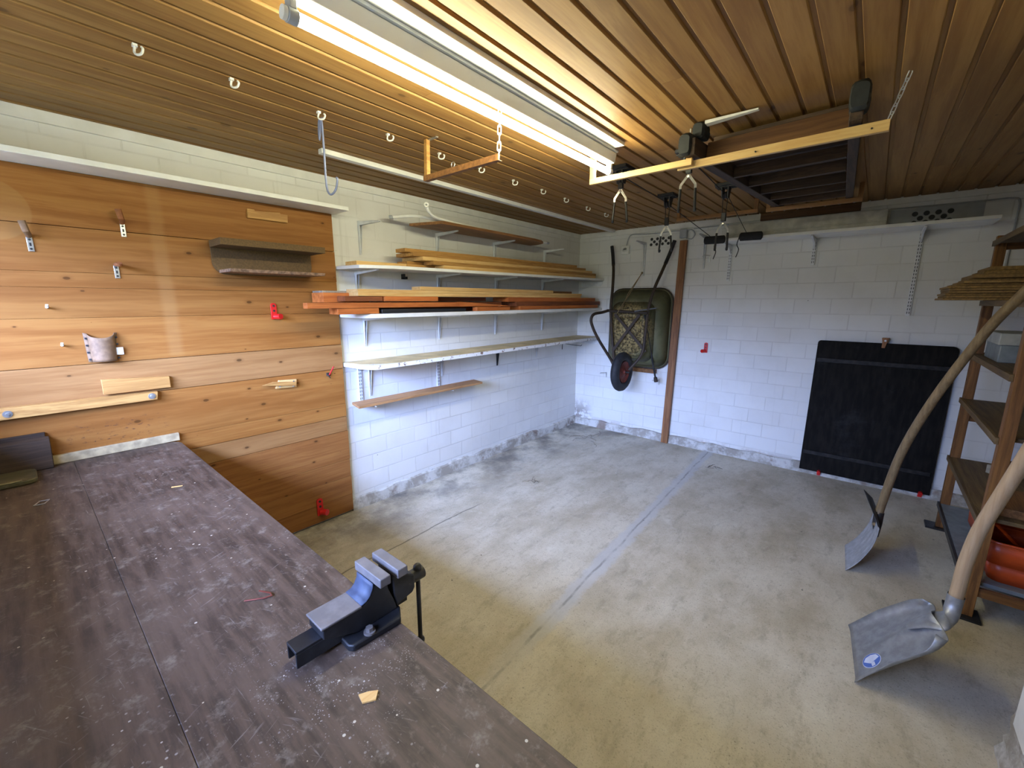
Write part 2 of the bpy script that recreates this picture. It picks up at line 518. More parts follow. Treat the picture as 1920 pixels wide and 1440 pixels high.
def panel_extra(m, v, col):
    p = m.sep(v)
    w = m.math('MULTIPLY', m.math('SUBTRACT', m.noise(v, 3, 3), 0.5), 0.03)
    # faded upright stripe where a post used to stand, and a faded disc
    d = m.math('ABSOLUTE', m.math('ADD', m.math('SUBTRACT', p[1], m.math('ADD', -3.80, m.math('MULTIPLY', m.math('SUBTRACT', 1.6, p[2]), 0.01))), w))
    st = m.math('MULTIPLY', m.ramp(d, 0.012, 0.040, 0.30, 0.0), m.ramp(p[2], 1.18, 1.20, 0.0, 1.0))
    col = m.mix(st, col, srgb(164, 124, 76))
    dy = m.math('SUBTRACT', p[1], -4.31); dz = m.math('SUBTRACT', p[2], 1.80)
    rr = m.math('SQRT', m.math('ADD', m.math('MULTIPLY', dy, dy), m.math('MULTIPLY', dz, dz)))
    col = m.mix(m.ramp(rr, 0.112, 0.120, 0.4, 0.0), col, srgb(158, 118, 70))
    # rough worn band behind the bench
    sp = m.noise(m.comb(0.0, m.math('MULTIPLY', p[1], 0.35), p[2]), 85, 4, 0.7)
    zone = m.math('MULTIPLY', m.ramp(m.math('ABSOLUTE', m.math('SUBTRACT', p[2], 0.855)), 0.03, 0.085, 1.0, 0.0), m.ramp(m.math('ABSOLUTE', m.math('SUBTRACT', p[1], -4.06)), 0.08, 0.24, 1.0, 0.0))
    col = m.mix(m.math('MULTIPLY', m.ramp(sp, 0.56, 0.66), zone), col, (0.10, 0.04, 0.02))
    return col

PM = {}
PM['wall_l'] = block_wall('painted_blocks_left', 'Y')
PM['wall_b'] = block_wall('painted_blocks_back', 'X')
PM['floor'] = make_floor_mat()
PM['bench'] = make_bench_mat()
PM['white'] = plain('white_paint', (0.74, 0.73, 0.68), 0.5, 0, 0.04, 9)
PM['white_old'] = plain('old_white_paint', (0.66, 0.64, 0.58), 0.6, 0, 0.10, 14)
PM['lamp_white'] = plain('lamp_enamel', (0.70, 0.71, 0.69), 0.35, 0, 0.02, 5)
PM['lacq'] = plain('white_steel', (0.68, 0.69, 0.70), 0.4, 0, 0.06, 20)
PM['plastic_w'] = plain('white_plastic', (0.75, 0.74, 0.68), 0.4, 0, 0.03, 20)
PM['grey_plastic'] = plain('grey_plastic', (0.36, 0.37, 0.38), 0.5, 0, 0.04, 20)
PM['ceil'] = wood('ceiling_pine', srgb(152, 116, 66), srgb(128, 92, 50), 'Y', 0.5, 0.7, 4.0, 24, attr=True, world_pos=True, spec=0.18, flat='XY')
PM['panel'] = wood('panel_pine', srgb(152, 104, 52), srgb(130, 81, 35), 'Y', 0.55, 0.95, 6.6, 20, attr=True, flat='YZ', world_pos=True, spec=0.15, extra=panel_extra)
PM['panel_red'] = wood('panel_pine_orange', srgb(154, 106, 58), srgb(130, 82, 42), 'Y', 0.55, 0.95, 6.6, 20, attr=True, flat='YZ', world_pos=True, spec=0.15)
PM['panel_pale'] = wood('panel_pine_pale', srgb(154, 113, 69), srgb(132, 91, 50), 'Y', 0.55, 0.95, 6.6, 20, attr=True, flat='YZ', world_pos=True, spec=0.15, extra=panel_extra)
PM['pineY'] = wood('fresh_pine_y', srgb(226, 190, 128), srgb(204, 158, 92), 'Y', 0.5, 0.5, 5, 60)
PM['pineX'] = wood('fresh_pine_x', srgb(216, 184, 122), srgb(198, 158, 96), 'X', 0.45, 0.3, 5, 60)
PM['dullX'] = wood('dull_lath_x', srgb(150, 108, 62), srgb(122, 82, 44), 'X', 0.5, 0.3, 5, 60)
PM['dullZ'] = wood('dull_lath_z', srgb(150, 108, 62), srgb(122, 82, 44), 'Z', 0.5, 0.3, 5, 60)
PM['pineZ'] = wood('fresh_pine_z', srgb(224, 184, 116), srgb(200, 152, 84), 'Z', 0.45, 0.3, 5, 60)
PM['oldY'] = wood('aged_pine_y', srgb(196, 150, 84), srgb(158, 112, 58), 'Y', 0.55, 0.5, 5, 60)
PM['brownY'] = wood('brown_wood_y', srgb(150, 106, 62), srgb(104, 68, 38), 'Y', 0.55, 0.3, 5, 50)
PM['tanY'] = wood('worn_tan_board_y', srgb(176, 134, 90), srgb(136, 98, 62), 'Y', 0.6, 0.3, 5, 50)
PM['redY'] = wood('red_stained_y', srgb(196, 116, 56), srgb(160, 84, 35), 'Y', 0.55, 0.5, 5, 50)
PM['redDY'] = wood('dark_red_stained_y', srgb(140, 80, 43), srgb(104, 54, 26), 'Y', 0.55, 0.4, 5, 50)
PM['brownZ'] = wood('brown_plank_z', srgb(158, 110, 68), srgb(116, 74, 42), 'Z', 0.55, 0.4, 4, 40)
PM['rackZ'] = wood('rack_wood_z', srgb(136, 94, 48), srgb(90, 58, 28), 'Z', 0.5, 0.2, 5, 50)
PM['rackX'] = wood('rack_wood_x', srgb(128, 88, 45), srgb(88, 56, 28), 'X', 0.5, 0.2, 5, 50)
PM['rackY'] = wood('rack_wood_y', srgb(120, 98, 62), srgb(90, 70, 43), 'Y', 0.6, 0.1, 5, 50)
PM['darkY'] = wood('dark_old_wood_y', srgb(74, 56, 40), srgb(44, 32, 23), 'Y', 0.7, 0.0, 5, 50)
PM['darkX'] = wood('dark_old_wood_x', srgb(84, 64, 46), srgb(50, 37, 27), 'X', 0.7, 0.0, 5, 50)
PM['deckX'] = wood('deck_board_x', srgb(108, 74, 40), srgb(80, 51, 26), 'X', 0.6, 0.5, 4, 40)
PM['ash'] = wood('ash_handle', srgb(184, 158, 124), srgb(164, 136, 102), 'Z', 0.5, 0.0, 5, 70)
PM['ash_old'] = wood('worn_handle', srgb(132, 112, 80), srgb(104, 86, 60), 'Z', 0.5, 0.0, 5, 70)
PM['felt'] = plain('brown_hardboard', srgb(98, 74, 40), 0.85, 0, 0.12, 120, 0.2)
PM['felt_edge'] = plain('flaking_board', srgb(140, 110, 84), 0.8, 0, 0.25, 60, 0.4)
PM['leather'] = plain('worn_leather', srgb(122, 94, 66), 0.7, 0, 0.12, 50, 0.3)
PM['leather_red'] = plain('brown_leather_wrap', srgb(134, 80, 40), 0.7, 0, 0.12, 50, 0.3)
PM['red'] = plain('red_plastic', srgb(200, 28, 26), 0.35, 0, 0.05, 20)
PM['black'] = plain('black_plastic', (0.014, 0.014, 0.016), 0.45, 0, 0.1, 20)
PM['rubber'] = plain('black_rubber', (0.018, 0.019, 0.022), 0.7, 0, 0.15, 30, 0.2)
PM['wrap'] = plain('black_wrap', (0.011, 0.013, 0.012), 0.65, 0, 0.2, 40, 0.4)
PM['rope'] = plain('black_rope', (0.02, 0.02, 0.022), 0.9, 0, 0.2, 200)
PM['cord'] = plain('hemp_cord', srgb(140, 120, 84), 0.9, 0, 0.2, 200)
PM['steel'] = dirt_steel('zinc_steel', (0.62, 0.62, 0.60), 0.32, 0.9, amt=0.15)
PM['black_steel'] = dirt_steel('black_steel', (0.030, 0.030, 0.032), 0.4, 0.3, (0.10, 0.09, 0.08), 0.35)
PM['vise'] = dirt_steel('vise_steel', (0.013, 0.014, 0.017), 0.45, 0.2, (0.06, 0.06, 0.065), 0.35)
PM['vise_top'] = dirt_steel('vise_worn', (0.17, 0.155, 0.15), 0.6, 0.2, (0.16, 0.115, 0.085), 0.7)
PM['vise_daylit'] = plain('vise_daylight_tint', srgb(60, 70, 92), 0.6, 0.0, 0.15, 40)  # blue window light on the vise neck, put into the colour
PM['alu'] = dirt_steel('dull_aluminium', (0.40, 0.41, 0.42), 0.5, 0.75, (0.30, 0.30, 0.29), 0.5)
PM['alu_far'] = dirt_steel('painted_blade', (0.44, 0.46, 0.49), 0.5, 0.35, (0.36, 0.37, 0.38), 0.4)
PM['frame'] = dirt_steel('barrow_frame', srgb(62, 50, 38), 0.6, 0.2, srgb(92, 72, 50), 0.6)
PM['orange'] = plain('orange_plastic', srgb(190, 72, 22), 0.4, 0, 0.05, 20)
PM['grey_box'] = plain('grey_tin', srgb(128, 136, 140), 0.5, 0.2, 0.1, 20)
PM['osb'] = plain('chipboard', srgb(146, 114, 64), 0.8, 0, 0.2, 90, 0.3, rnd=True)
PM['shelf_top'] = plain('worn_shelf', srgb(200, 180, 132), 0.6, 0, 0.12, 8)
PM['blue_wire'] = plain('blue_wire', srgb(120, 128, 160), 0.4, 0.3, 0.05, 40)
PM['copper'] = plain('copper_wire', srgb(120, 60, 46), 0.4, 0.4, 0.05, 40)
PM['sticker_blue'] = plain('sticker_blue', srgb(70, 104, 186), 0.4, 0, 0.05, 40)
PM['sticker_white'] = plain('sticker_white', srgb(206, 214, 238), 0.4, 0, 0.05, 40)
PM['strip'] = plain('plaster_grey_strip', srgb(176, 158, 122), 0.8, 0, 0.15, 25)
PM['dust'] = plain('dusty_grey_board', srgb(150, 142, 124), 0.8, 0, 0.15, 30)

def dark_board_mat():
    m = Mat('tarred_board')
    v = m.pos()
    c = m.mix(m.ramp(m.noise(m.vmul(v, (1, 1, 0.2)), 40, 4), 0.35, 0.7), (0.0060, 0.0055, 0.0050), (0.014, 0.012, 0.010))
    c = m.mix(m.ramp(m.noise(v, 3.2, 5, 0.7), 0.55, 0.75, 0.0, 0.6), c, (0.030, 0.030, 0.030))
    return m.out(c, 0.75, 0, 0.12)
PM['tar'] = dark_board_mat()
PM['tar_rail'] = plain('lighter_rail', (0.017, 0.015, 0.013), 0.6, 0, 0.3, 30, 0.2, 0.3)  # rails slightly lighter than the sheet

def plinth_mat():
    m = Mat('crumbling_plinth')
    v = m.pos()
    c = m.mix(m.ramp(m.noise(v, 6, 5, 0.7), 0.40, 0.60), (0.33, 0.30, 0.25), (0.58, 0.565, 0.52))
    c = m.mix(m.ramp(m.noise(v, 4.1, 4, 0.6), 0.58, 0.66, 0.0, 0.8), c, (0.22, 0.16, 0.12))
    c = m.mix(m.ramp(m.noise(v, 25, 5, 0.7), 0.58, 0.72, 0.0, 0.7), c, (0.14, 0.13, 0.12))
    m.bump(m.noise(v, 20, 6, 0.7), 0.6, 0.008)
    return m.out(c, 0.8, 0, 0.2)
PM['plinth'] = plinth_mat()

def chipped_edge_mat():
    m = Mat('chipped_white_edge')
    v = m.pos()
    c = m.mix(m.ramp(m.noise(v, 30, 5, 0.7), 0.56, 0.62), (0.72, 0.71, 0.68), (0.20, 0.13, 0.09))
    return m.out(c, 0.55, 0, 0.4)
PM['chip'] = chipped_edge_mat()

def tray_mat():
    m = Mat('barrow_tray')
    v = m.pos()
    c = m.mix(m.ramp(m.noise(v, 5, 4), 0.35, 0.65), srgb(78, 78, 48), srgb(104, 102, 70))
    p = m.sep(v)
    # mud dried on the underside and along the folds
    cx = m.math('DIVIDE', m.math('SUBTRACT', p[0], 0.74), 0.27)
    cz = m.math('DIVIDE', m.math('SUBTRACT', p[2], 1.17), 0.30)
    rr = m.math('SQRT', m.math('ADD', m.math('MULTIPLY', cx, cx), m.math('MULTIPLY', cz, cz)))
    mud = m.math('MULTIPLY', m.ramp(rr, 0.70, 1.10, 1.0, 0.0), m.ramp(m.noise(v, 22, 6, 0.7), 0.30, 0.46))
    c = m.mix(mud, c, m.mix(m.ramp(m.noise(v, 55, 5, 0.7), 0.38, 0.62), srgb(58, 46, 24), srgb(176, 154, 100)))
    sp = m.ramp(m.noise(v, 40, 6, 0.75), 0.58, 0.66, 0.0, 0.8)
    c = m.mix(sp, c, srgb(60, 56, 40))
    m.bump(m.noise(v, 50, 5), 0.3, 0.003)
    return m.out(c, 0.65, 0.0, 0.4)
PM['tray'] = tray_mat()

def tube_mat():
    m = bpy.data.materials.new('lit_tube'); m.use_nodes = True
    n, l = m.node_tree.nodes, m.node_tree.links
    n.clear()
    o = n.new('ShaderNodeOutputMaterial'); e = n.new('ShaderNodeEmission')
    e.inputs['Color'].default_value = TUBE_COLOR + (1,); e.inputs['Strength'].default_value = TUBE_STRENGTH
    l.new(e.outputs[0], o.inputs[0])
    return m
PM['tube'] = tube_mat()

# ------------------------------------------------------------------ the setting
H = 2.2
XR = 3.80       # wall behind the rack
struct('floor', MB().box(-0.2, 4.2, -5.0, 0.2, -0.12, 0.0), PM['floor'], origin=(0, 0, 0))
struct('wall_left', MB().box(-0.2, 0.0, -5.0, 0.2, 0.0, 2.45), PM['wall_l'], origin=(0, 0, 0))
struct('wall_back', MB().box(0.0, 4.2, 0.0, 0.2, 0.0, 2.45), PM['wall_b'], origin=(0, 0, 0))
struct('wall_right', MB().box(XR, 4.2, -3.4, 0.0, 0.0, 2.45), PM['wall_l'], origin=(0, 0, 0))
struct('wall_right_pier', MB().box(3.15, XR, -5.0, -2.42, 0.0, 2.45), PM['wall_l'], origin=(0, 0, 0))
mb = MB()
x0, x1, z0, z1 = WIN
mb.box(0.0, 3.15, FY - 0.24, FY, 0.0, z0); mb.box(0.0, 3.15, FY - 0.24, FY, z1, 2.45)
mb.box(0.0, x0, FY - 0.24, FY, z0, z1); mb.box(x1, 3.15, FY - 0.24, FY, z0, z1)
struct('wall_front', mb, PM['wall_b'], origin=(0, 0, 0))
w = MB()
for a in ((x0, x0 + 0.05), (x1 - 0.05, x1), ((x0 + x1) / 2 - 0.03, (x0 + x1) / 2 + 0.03)):
    w.box(a[0], a[1], FY - 0.15, FY - 0.10, z0, z1)
w.box(x0, x1, FY - 0.15, FY - 0.10, z0, z0 + 0.05); w.box(x0, x1, FY - 0.15, FY - 0.10, z1 - 0.05, z1)
struct('window_1', w, PM['white'], origin=(0, 0, 0))
struct('sky_cutoff_eave', MB().box(-0.2, 4.2, -5.56, -4.9, 2.22, 2.34), PM['darkX'])  # unseen overhang, added to cut off the steep sky light

# boarded ceiling: every board with its own id, grooves between the boards
gx = [1.361 - 0.094 * k for k in range(0, 15)][::-1] + [1.361 + 0.0858 * k for k in range(1, 4)] + [1.704 + 0.0908 * k for k in range(0, 25)]
mb = MB()
gx = [-0.05] + [g for g in gx if 0.0 < g < 3.95] + [4.0]
for i in range(len(gx) - 1):
    mb.bid = float(i + 3)
    a, b = gx[i], gx[i + 1] - 0.013
    prof = [(a, 2.213), (a + 0.0015, 2.2015), (a + 0.003, 2.2), (b - 0.003, 2.2), (b - 0.0015, 2.2015), (b, 2.209), (b + 0.0145, 2.209), (b + 0.0145, 2.23), (a, 2.23)]
    # some boards are butt-jointed along their length
    cuts = [-5.0, 0.2]
    if random.random() < 0.45:
        cuts = [-5.0, random.uniform(-3.6, -0.8), 0.2]
    for k in range(len(cuts) - 1):
        mb.bid = float(i * 2 + k + 3)
        mb.prism([(px, cuts[k] + (0.0006 if k else 0), pz) for px, pz in prof], (0, cuts[k + 1] - cuts[k] - 0.0006, 0))
mb.bid = 1.0
mb.box(-0.2, 4.2, -5.0, 0.2, 2.23, 2.30)
struct('ceiling', mb, PM['ceil'], origin=(0, 0, 0))

struct('trim_1', MB().box(0.0, 0.014, FY, -0.014, 2.153, 2.2), PM['white'], bevel=0.002)
struct('trim_2', MB().box(0.0, 1.80, -0.016, 0.0, 2.148, 2.2), PM['white'], bevel=0.002)
struct('trim_3', MB().box(2.47, XR, -0.016, 0.0, 2.158, 2.2), PM['white'], bevel=0.002)
struct('trim_4', MB().box(1.80, 2.47, -0.022, 0.0, 2.14, 2.2), PM['deckX'], bevel=0.002)
def plinth(axis, a, b, seed):
    random.seed(seed)
    m_ = MB(); n = int((b - a) / 0.12); rows = []
    for i in range(n + 1):
        t = a + (b - a) * i / n
        d = 0.022 + random.uniform(-0.006, 0.006); h = 0.078 + random.uniform(-0.010, 0.012)
        sec = [(0.0, 0.0), (d + 0.006, 0.0), (d, h * 0.6), (d - 0.004, h), (0.0, h + 0.006)]
        rows.append([(q, t, z) if axis == 'Y' else (t, -q, z) for q, z in sec])
    m_.grid(rows)
    return m_
struct('baseboard_left', plinth('Y', -2.94, 0.0, 3), PM['plinth'], origin=(0, 0, 0))
struct('baseboard_back', plinth('X', 0.0, XR, 4), PM['plinth'], origin=(0, 0, 0))
# broken foot of the white wall end at the right
random.seed(11)
rows = []
for i in range(9):
    z = 0.16 * i / 8
    d = 0.016 * (1 - i / 8) + random.uniform(-0.004, 0.007)
    rows.append([(3.152, -2.405 + d * 0.3, z), (3.148 - d, -2.43 + d, z), (3.150 - d, -2.52, z), (3.150 - d + random.uniform(-0.008, 0.008), -2.72, z), (3.150 - d, -3.2, z)])
rows.append([(3.152, -2.41, 0.18), (3.151, -2.43, 0.18), (3.151, -2.52, 0.18), (3.151, -2.72, 0.18), (3.151, -3.2, 0.18)])
struct('baseboard_right', MB().grid(rows), PM['plinth'], origin=(0, 0, 0))
struct('trim_5', MB().box(3.128, 3.15, -2.62, -2.50, 0.19, 2.2), PM['white'], bevel=0.003)

# ------------------------------------------------------------------ fluorescent lamp
t = thing('fluorescent_lamp', 'lit fluorescent tube lamp under the white ceiling lath', 'lamp', (1.555, -3.03, 2.085))
obj('tube', MB().tube([(1.545, -3.775, 2.094), (1.545, -2.275, 2.094)], 0.0135, 20), PM['tube'], t)
obj('housing', MB().hexa([(1.528, -3.80, 2.128), (1.574, -3.80, 2.128), (1.574, -2.262, 2.128), (1.528, -2.262, 2.128)], [(1.522, -3.80, 2.172), (1.584, -3.80, 2.172), (1.584, -2.262, 2.172), (1.522, -2.262, 2.172)]), PM['lamp_white'], t, bevel=0.003)
obj('base_rail', MB().box(1.530, 1.592, -3.80, -2.262, 2.1735, 2.182), PM['lamp_white'], t, bevel=0.001)
for y, s in ((-3.79, 1), (-2.262, -1)):
    m_ = MB()
    m_.cyl((1.545, y - 0.012, 2.094), (1.545, y + 0.012, 2.094), 0.0165, None, 24)
    m_.box(1.532, 1.558, y - 0.008, y + 0.008, 2.105, 2.135)
    obj('lamp_holder', m_, PM['grey_plastic'] if s > 0 else PM['lamp_white'], t, bevel=0.0015)
obj('end_cap', MB().cyl((1.545, -3.812, 2.094), (1.545, -3.803, 2.094), 0.0145, None, 24), PM['plastic_w'], t)
solo('ceiling_lath', MB().box(1.50, 1.642, FY, -2.302, 2.183, 2.2), PM['white'], 'white painted lath on the ceiling carrying the tube lamp', 'lath', bevel=0.002)

# ------------------------------------------------------------------ left wall: panelling
t = thing('wood_panelling', 'pine board panelling on the left wall behind the workbench', 'panelling', (0.012, -3.83, 0.01))
edges = [(0.015, 0.135, 'panel_red'), (0.135, 0.268, 'panel_red'), (0.268, 0.392, 'panel_red'), (0.392, 0.594, 'panel_red'), (0.594, 0.694, 'panel_pale'), (0.694, 0.784, 'panel'), (0.784, 1.019, 'panel'), (1.019, 1.176, 'panel_pale'), (1.176, 1.380, 'panel'), (1.380, 1.508, 'panel'), (1.508, 1.572, 'panel'), (1.572, 1.757, 'panel'), (1.757, 1.98, 'panel')]
for i, (a, b, mk) in enumerate(edges):
    m_ = MB(); m_.bid = float(i * 5 + 2)
    gp = 0.0022 if i in (4, 5, 7, 8, 12) else 0.0007
    m_.box(0.003, 0.025 - (i % 3) * 0.0006, -4.70, -2.94 + (0.002 if i % 2 else 0), a + gp, b)
    obj('board', m_, PM[mk], t, bevel=0.0012)
solo('wall_shelf', MB().box(0.0, 0.195, FY, -2.918, 1.981, 2.003), PM['white'], 'long white wall shelf above the pine panelling', 'shelf', bevel=0.0015)

# small hardboard shelf unit
t = thing('wall_rack', 'small brown hardboard wall rack with two boards on the panelling', 'wall rack', (0.03, -3.35, 1.59))
m_ = MB()
pr = [(0.0255, -3.60, 1.742)] + arc((0.0255, -3.54, 1.65), 0.06, 180, 270, 6, 'yz') + arc((0.0255, -3.155, 1.65), 0.06, 270, 360, 6, 'yz') + [(0.0255, -3.095, 1.742)]
m_.prism(pr, (0.009, 0, 0))
obj('back_plate', m_, PM['felt'], t)
obj('top_board', MB().box(0.035, 0.212, -3.605, -3.09, 1.722, 1.755), PM['felt'], t, bevel=0.002)
m_ = MB()
random.seed(5)
ys = [-3.575 + 0.475 * i / 24 for i in range(25)]
b_, t_ = [], []
for y in ys:
    b_.append((0.206 + random.uniform(-0.004, 0.003), y, 1.597)); t_.append((0.212 + random.uniform(-0.003, 0.003), y, 1.612))
rows = [[(0.035, y, 1.597) for y in ys], b_, t_, [(0.035, y, 1.612) for y in ys]]
rows.append(rows[0])
m_.grid(rows)
m_.add([rows[k][0] for k in range(4)], [(0, 1, 2, 3)]); m_.add([rows[k][-1] for k in range(4)], [(3, 2, 1, 0)])
obj('lower_board', m_, PM['felt_edge'], t)

# strap hooks
def strap_hook(y, z, label, arm, mat):
    t = thing('strap_hook', label, 'hook', (0.026, y, z), 'steel strap hooks on the panelling')
    m_ = MB()
    m_.prism([(0.0255, y - 0.009, z), (0.0255, y + 0.009, z), (0.0255, y + 0.009, z + 0.056), (0.0255, y - 0.009, z + 0.056)], (0.003, 0, 0))
    obj('plate', m_, PM['steel'], t, bevel=0.002)
    m_ = MB()
    for q in (0.010, 0.046):
        m_.cyl((0.028, y, z + q), (0.031, y, z + q), 0.0042, None, 10)
    m_.box(0.0275, 0.0295, y - 0.003, y + 0.003, z + 0.021, z + 0.034)
    obj('screws', m_, PM['black_steel'], t)
    m_ = MB()
    if arm == 'up':
        m_.tube([(0.026, y, z + 0.060), (0.055, y - 0.002, z + 0.066), (0.066, y - 0.006, z + 0.075), (0.066, y - 0.012, z + 0.112)], [0.009, 0.010, 0.011, 0.012], 10)
    else:
        m_.tube([(0.026, y, z + 0.060), (0.12, y, z + 0.055), (0.125, y, z + 0.062)], [0.008, 0.010, 0.010], 10)
    obj('padded_arm', m_, PM[mat], t)
strap_hook(-4.214, 1.648, 'steel strap hook with grey padded arm, leftmost on the panelling', 'up', 'leather')
strap_hook(-3.924, 1.736, 'steel strap hook with rust-brown padded arm on the panelling seam', 'up', 'leather_red')
strap_hook(-3.969, 1.553, 'lowest steel strap hook with stubby dark arm on the panelling', 'out', 'leather_red')

# red clip hooks
def red_hook(p, face, h, label, knob=True):
    """face 'x': hangs on the left wall and looks along +x; 'y': on the back wall and looks along -y"""
    t = thing('red_clip_hook', label, 'hook', p, 'red plastic clip hooks')
    def q(a, d, z):
        return (p[0] + d, p[1] + a, p[2] + z) if face == 'x' else (p[0] + a, p[1] - d, p[2] + z)
    w_ = h * 0.17
    prof = [(-w_, 0.0), (w_, 0.0), (w_, h * 0.88), (w_ * 0.7, h * 0.96), (0, h), (-w_ * 0.7, h * 0.96), (-w_, h * 0.88)]
    e = (0.007, 0, 0) if face == 'x' else (0, -0.007, 0)
    obj('plate', MB().prism([q(a, 0.0, z) for a, z in prof], e), PM['red'], t, bevel=0.001)
    for z in (0.52, 0.82):
        obj('screw', MB().cyl(q(0, 0.007, h * z), q(0, 0.010, h * z), h * 0.065, None, 12), PM['black_steel'], t)
    s = 1 if face == 'x' else -1
    m_ = MB()
    m_.tube([q(0, 0.005, h * 0.16), q(s * h * 0.14, 0.018, h * 0.16), q(s * h * 0.24, 0.040, h * 0.17)], [h * 0.15, h * 0.17, h * 0.17], 16)
    obj('knob', m_, PM['red'], t)
    return t
red_hook((0.0255, -3.330, 1.352), 'x', 0.092, 'red clip hook under the small brown wall rack')
red_hook((0.0255, -3.172, 0.068), 'x', 0.118, 'red clip hook low on the panelling near the floor')
red_hook((1.450, -0.001, 0.975), 'y', 0.098, 'red clip hook on the bare white back wall right of the plank')
t = thing('red_lever_clip', 'small red lever clip at the right edge of the panelling', 'hook', (0.026, -3.035, 0.985))
obj('lever', MB().bar((0.032, -3.038, 0.990), (0.060, -3.020, 1.045), 0.010, 0.006), PM['red'], t, bevel=0.001)
m_ = MB(); m_.box(0.026, 0.034, -3.055, -3.030, 0.985, 1.005); m_.tube([(0.034, -3.05, 0.99), (0.045, -3.05, 0.985), (0.045, -3.04, 0.972), (0.030, -3.035, 0.970)], 0.003, 8)
obj('catch', m_, PM['black_steel'], t)

# leather sheath
t = thing('tool_sheath', 'brown leather tool sheath riveted to the panelling', 'sheath', (0.03, -4.06, 1.187))
rows = []
for i in range(9):
    u = i / 8
    z = 1.187 + 0.125 * u
    r_ = 0.040 + 0.004 * u
    row = [(0.0275, -4.116 + 0.003 * (1 - u), z + 0.004 * u)]
    for k in range(13):
        a = math.pi * k / 12
        dip = 0.020 * math.sin(a) * u
        row.append((0.029 + math.sin(a) * 0.036, -4.060 - math.cos(a) * r_, z - dip))
    row.append((0.0275, -4.006 - 0.020 * (1 - u), z))
    rows.append(row)
obj('pouch', MB().grid(rows), PM['leather'], t, solid=0.003)
for s in (-1, 1):
    for k in range(4):
        yy = -4.060 + s * (0.049 if k else 0.047)
        zz = 1.198 + 0.031 * k
        obj('rivet', MB().cyl((0.0285, yy, zz), (0.0325, yy, zz), 0.0045, None, 10), PM['black_steel'], t)
hg = obj('hinge_plate', MB().box(0.034, 0.038, -4.022, -3.994, 1.212, 1.245), PM['plastic_w'], t, bevel=0.001)
hg['label'] = 'white hinge plate'
m_ = MB()
for k in range(3):
    m_.cyl((0.036, -4.024, 1.214 + 0.011 * k), (0.036, -4.024, 1.222 + 0.011 * k), 0.005, None, 10)
m_.box(0.0255, 0.036, -4.014, -4.004, 1.222, 1.236)
obj('knuckles', m_, PM['plastic_w'], hg)

def boltt(parent, p, r_=0.014):
    m_ = MB(); m_.cyl(p, (p[0] + 0.003, p[1], p[2]), r_, None, 16); m_.cyl((p[0] + 0.003, p[1], p[2]), (p[0] + 0.009, p[1], p[2]), r_ * 0.45, None, 6)
    obj('bolt', m_, PM['steel'], parent)
def cleat(name, label, poly, th, mat, x=0.0255, bolts=()):
    t = thing(name, label, 'wood cleat', (x, poly[0][0], poly[0][1]))
    obj('block', MB().prism([(x, a, b) for a, b in poly], (th, 0, 0)), mat, t, bevel=0.0015)
    for a, b in bolts:
        boltt(t, (x + th, a, b))
cleat('wood_cleat', 'short pale wooden block screwed above the bolted lath', [(-4.087, 1.037), (-3.846, 1.036), (-3.846, 1.091), (-4.087, 1.106)], 0.024, PM['oldY'])
cleat('wood_lath', 'long bolted wooden lath above the bench end of the panelling', [(-4.62, 0.985), (-3.906, 0.986), (-3.900, 1.025), (-4.62, 1.036)], 0.034, PM['oldY'], bolts=((-3.925, 1.006), (-4.372, 1.008)))
cleat('wood_cleat', 'notched thin wooden batten under the long white wall shelf', [(-3.414, 1.890), (-3.210, 1.890), (-3.207, 1.934), (-3.245, 1.934), (-3.247, 1.940), (-3.375, 1.930), (-3.378, 1.937), (-3.412, 1.937)], 0.014, PM['oldY'])
t = thing('turn_latch', 'wooden turn latch of two crossed sticks on the panelling', 'latch', (0.026, -3.33, 0.948))
obj('backing_block', MB().prism([(0.0255, -3.366, 0.952), (-0 + 0.0255, -3.250, 0.945), (0.0255, -3.246, 0.992), (0.0255, -3.345, 0.998)], (0.016, 0, 0)), PM['pineY'], t, bevel=0.001)
obj('swing_stick', MB().prism([(0.0425, -3.440, 0.982), (0.0425, -3.256, 0.955), (0.0425, -3.254, 0.978), (0.0425, -3.38, 0.995)], (0.014, 0, 0)), PM['oldY'], t, bevel=0.001)
for a, b in ((-3.27, 0.985), (-3.275, 0.955), (-3.35, 0.963)):
    obj('screw', MB().cyl((0.0565, a, b), (0.059, a, b), 0.0045, None, 10), PM['steel'], t)
for (y, z), lb in zip(((-4.205, 1.425), (-4.184, 1.266)), ('white plastic peg, upper of the two on the left panelling', 'white plastic peg, lower of the two, left of the leather sheath')):
    solo('wall_peg', MB().tube([(0.0255, y, z), (0.05, y, z + 0.003), (0.056, y, z + 0.012)], [0.004, 0.0055, 0.0045], 10), PM['plastic_w'], lb, 'peg', 'white pegs on the panelling')

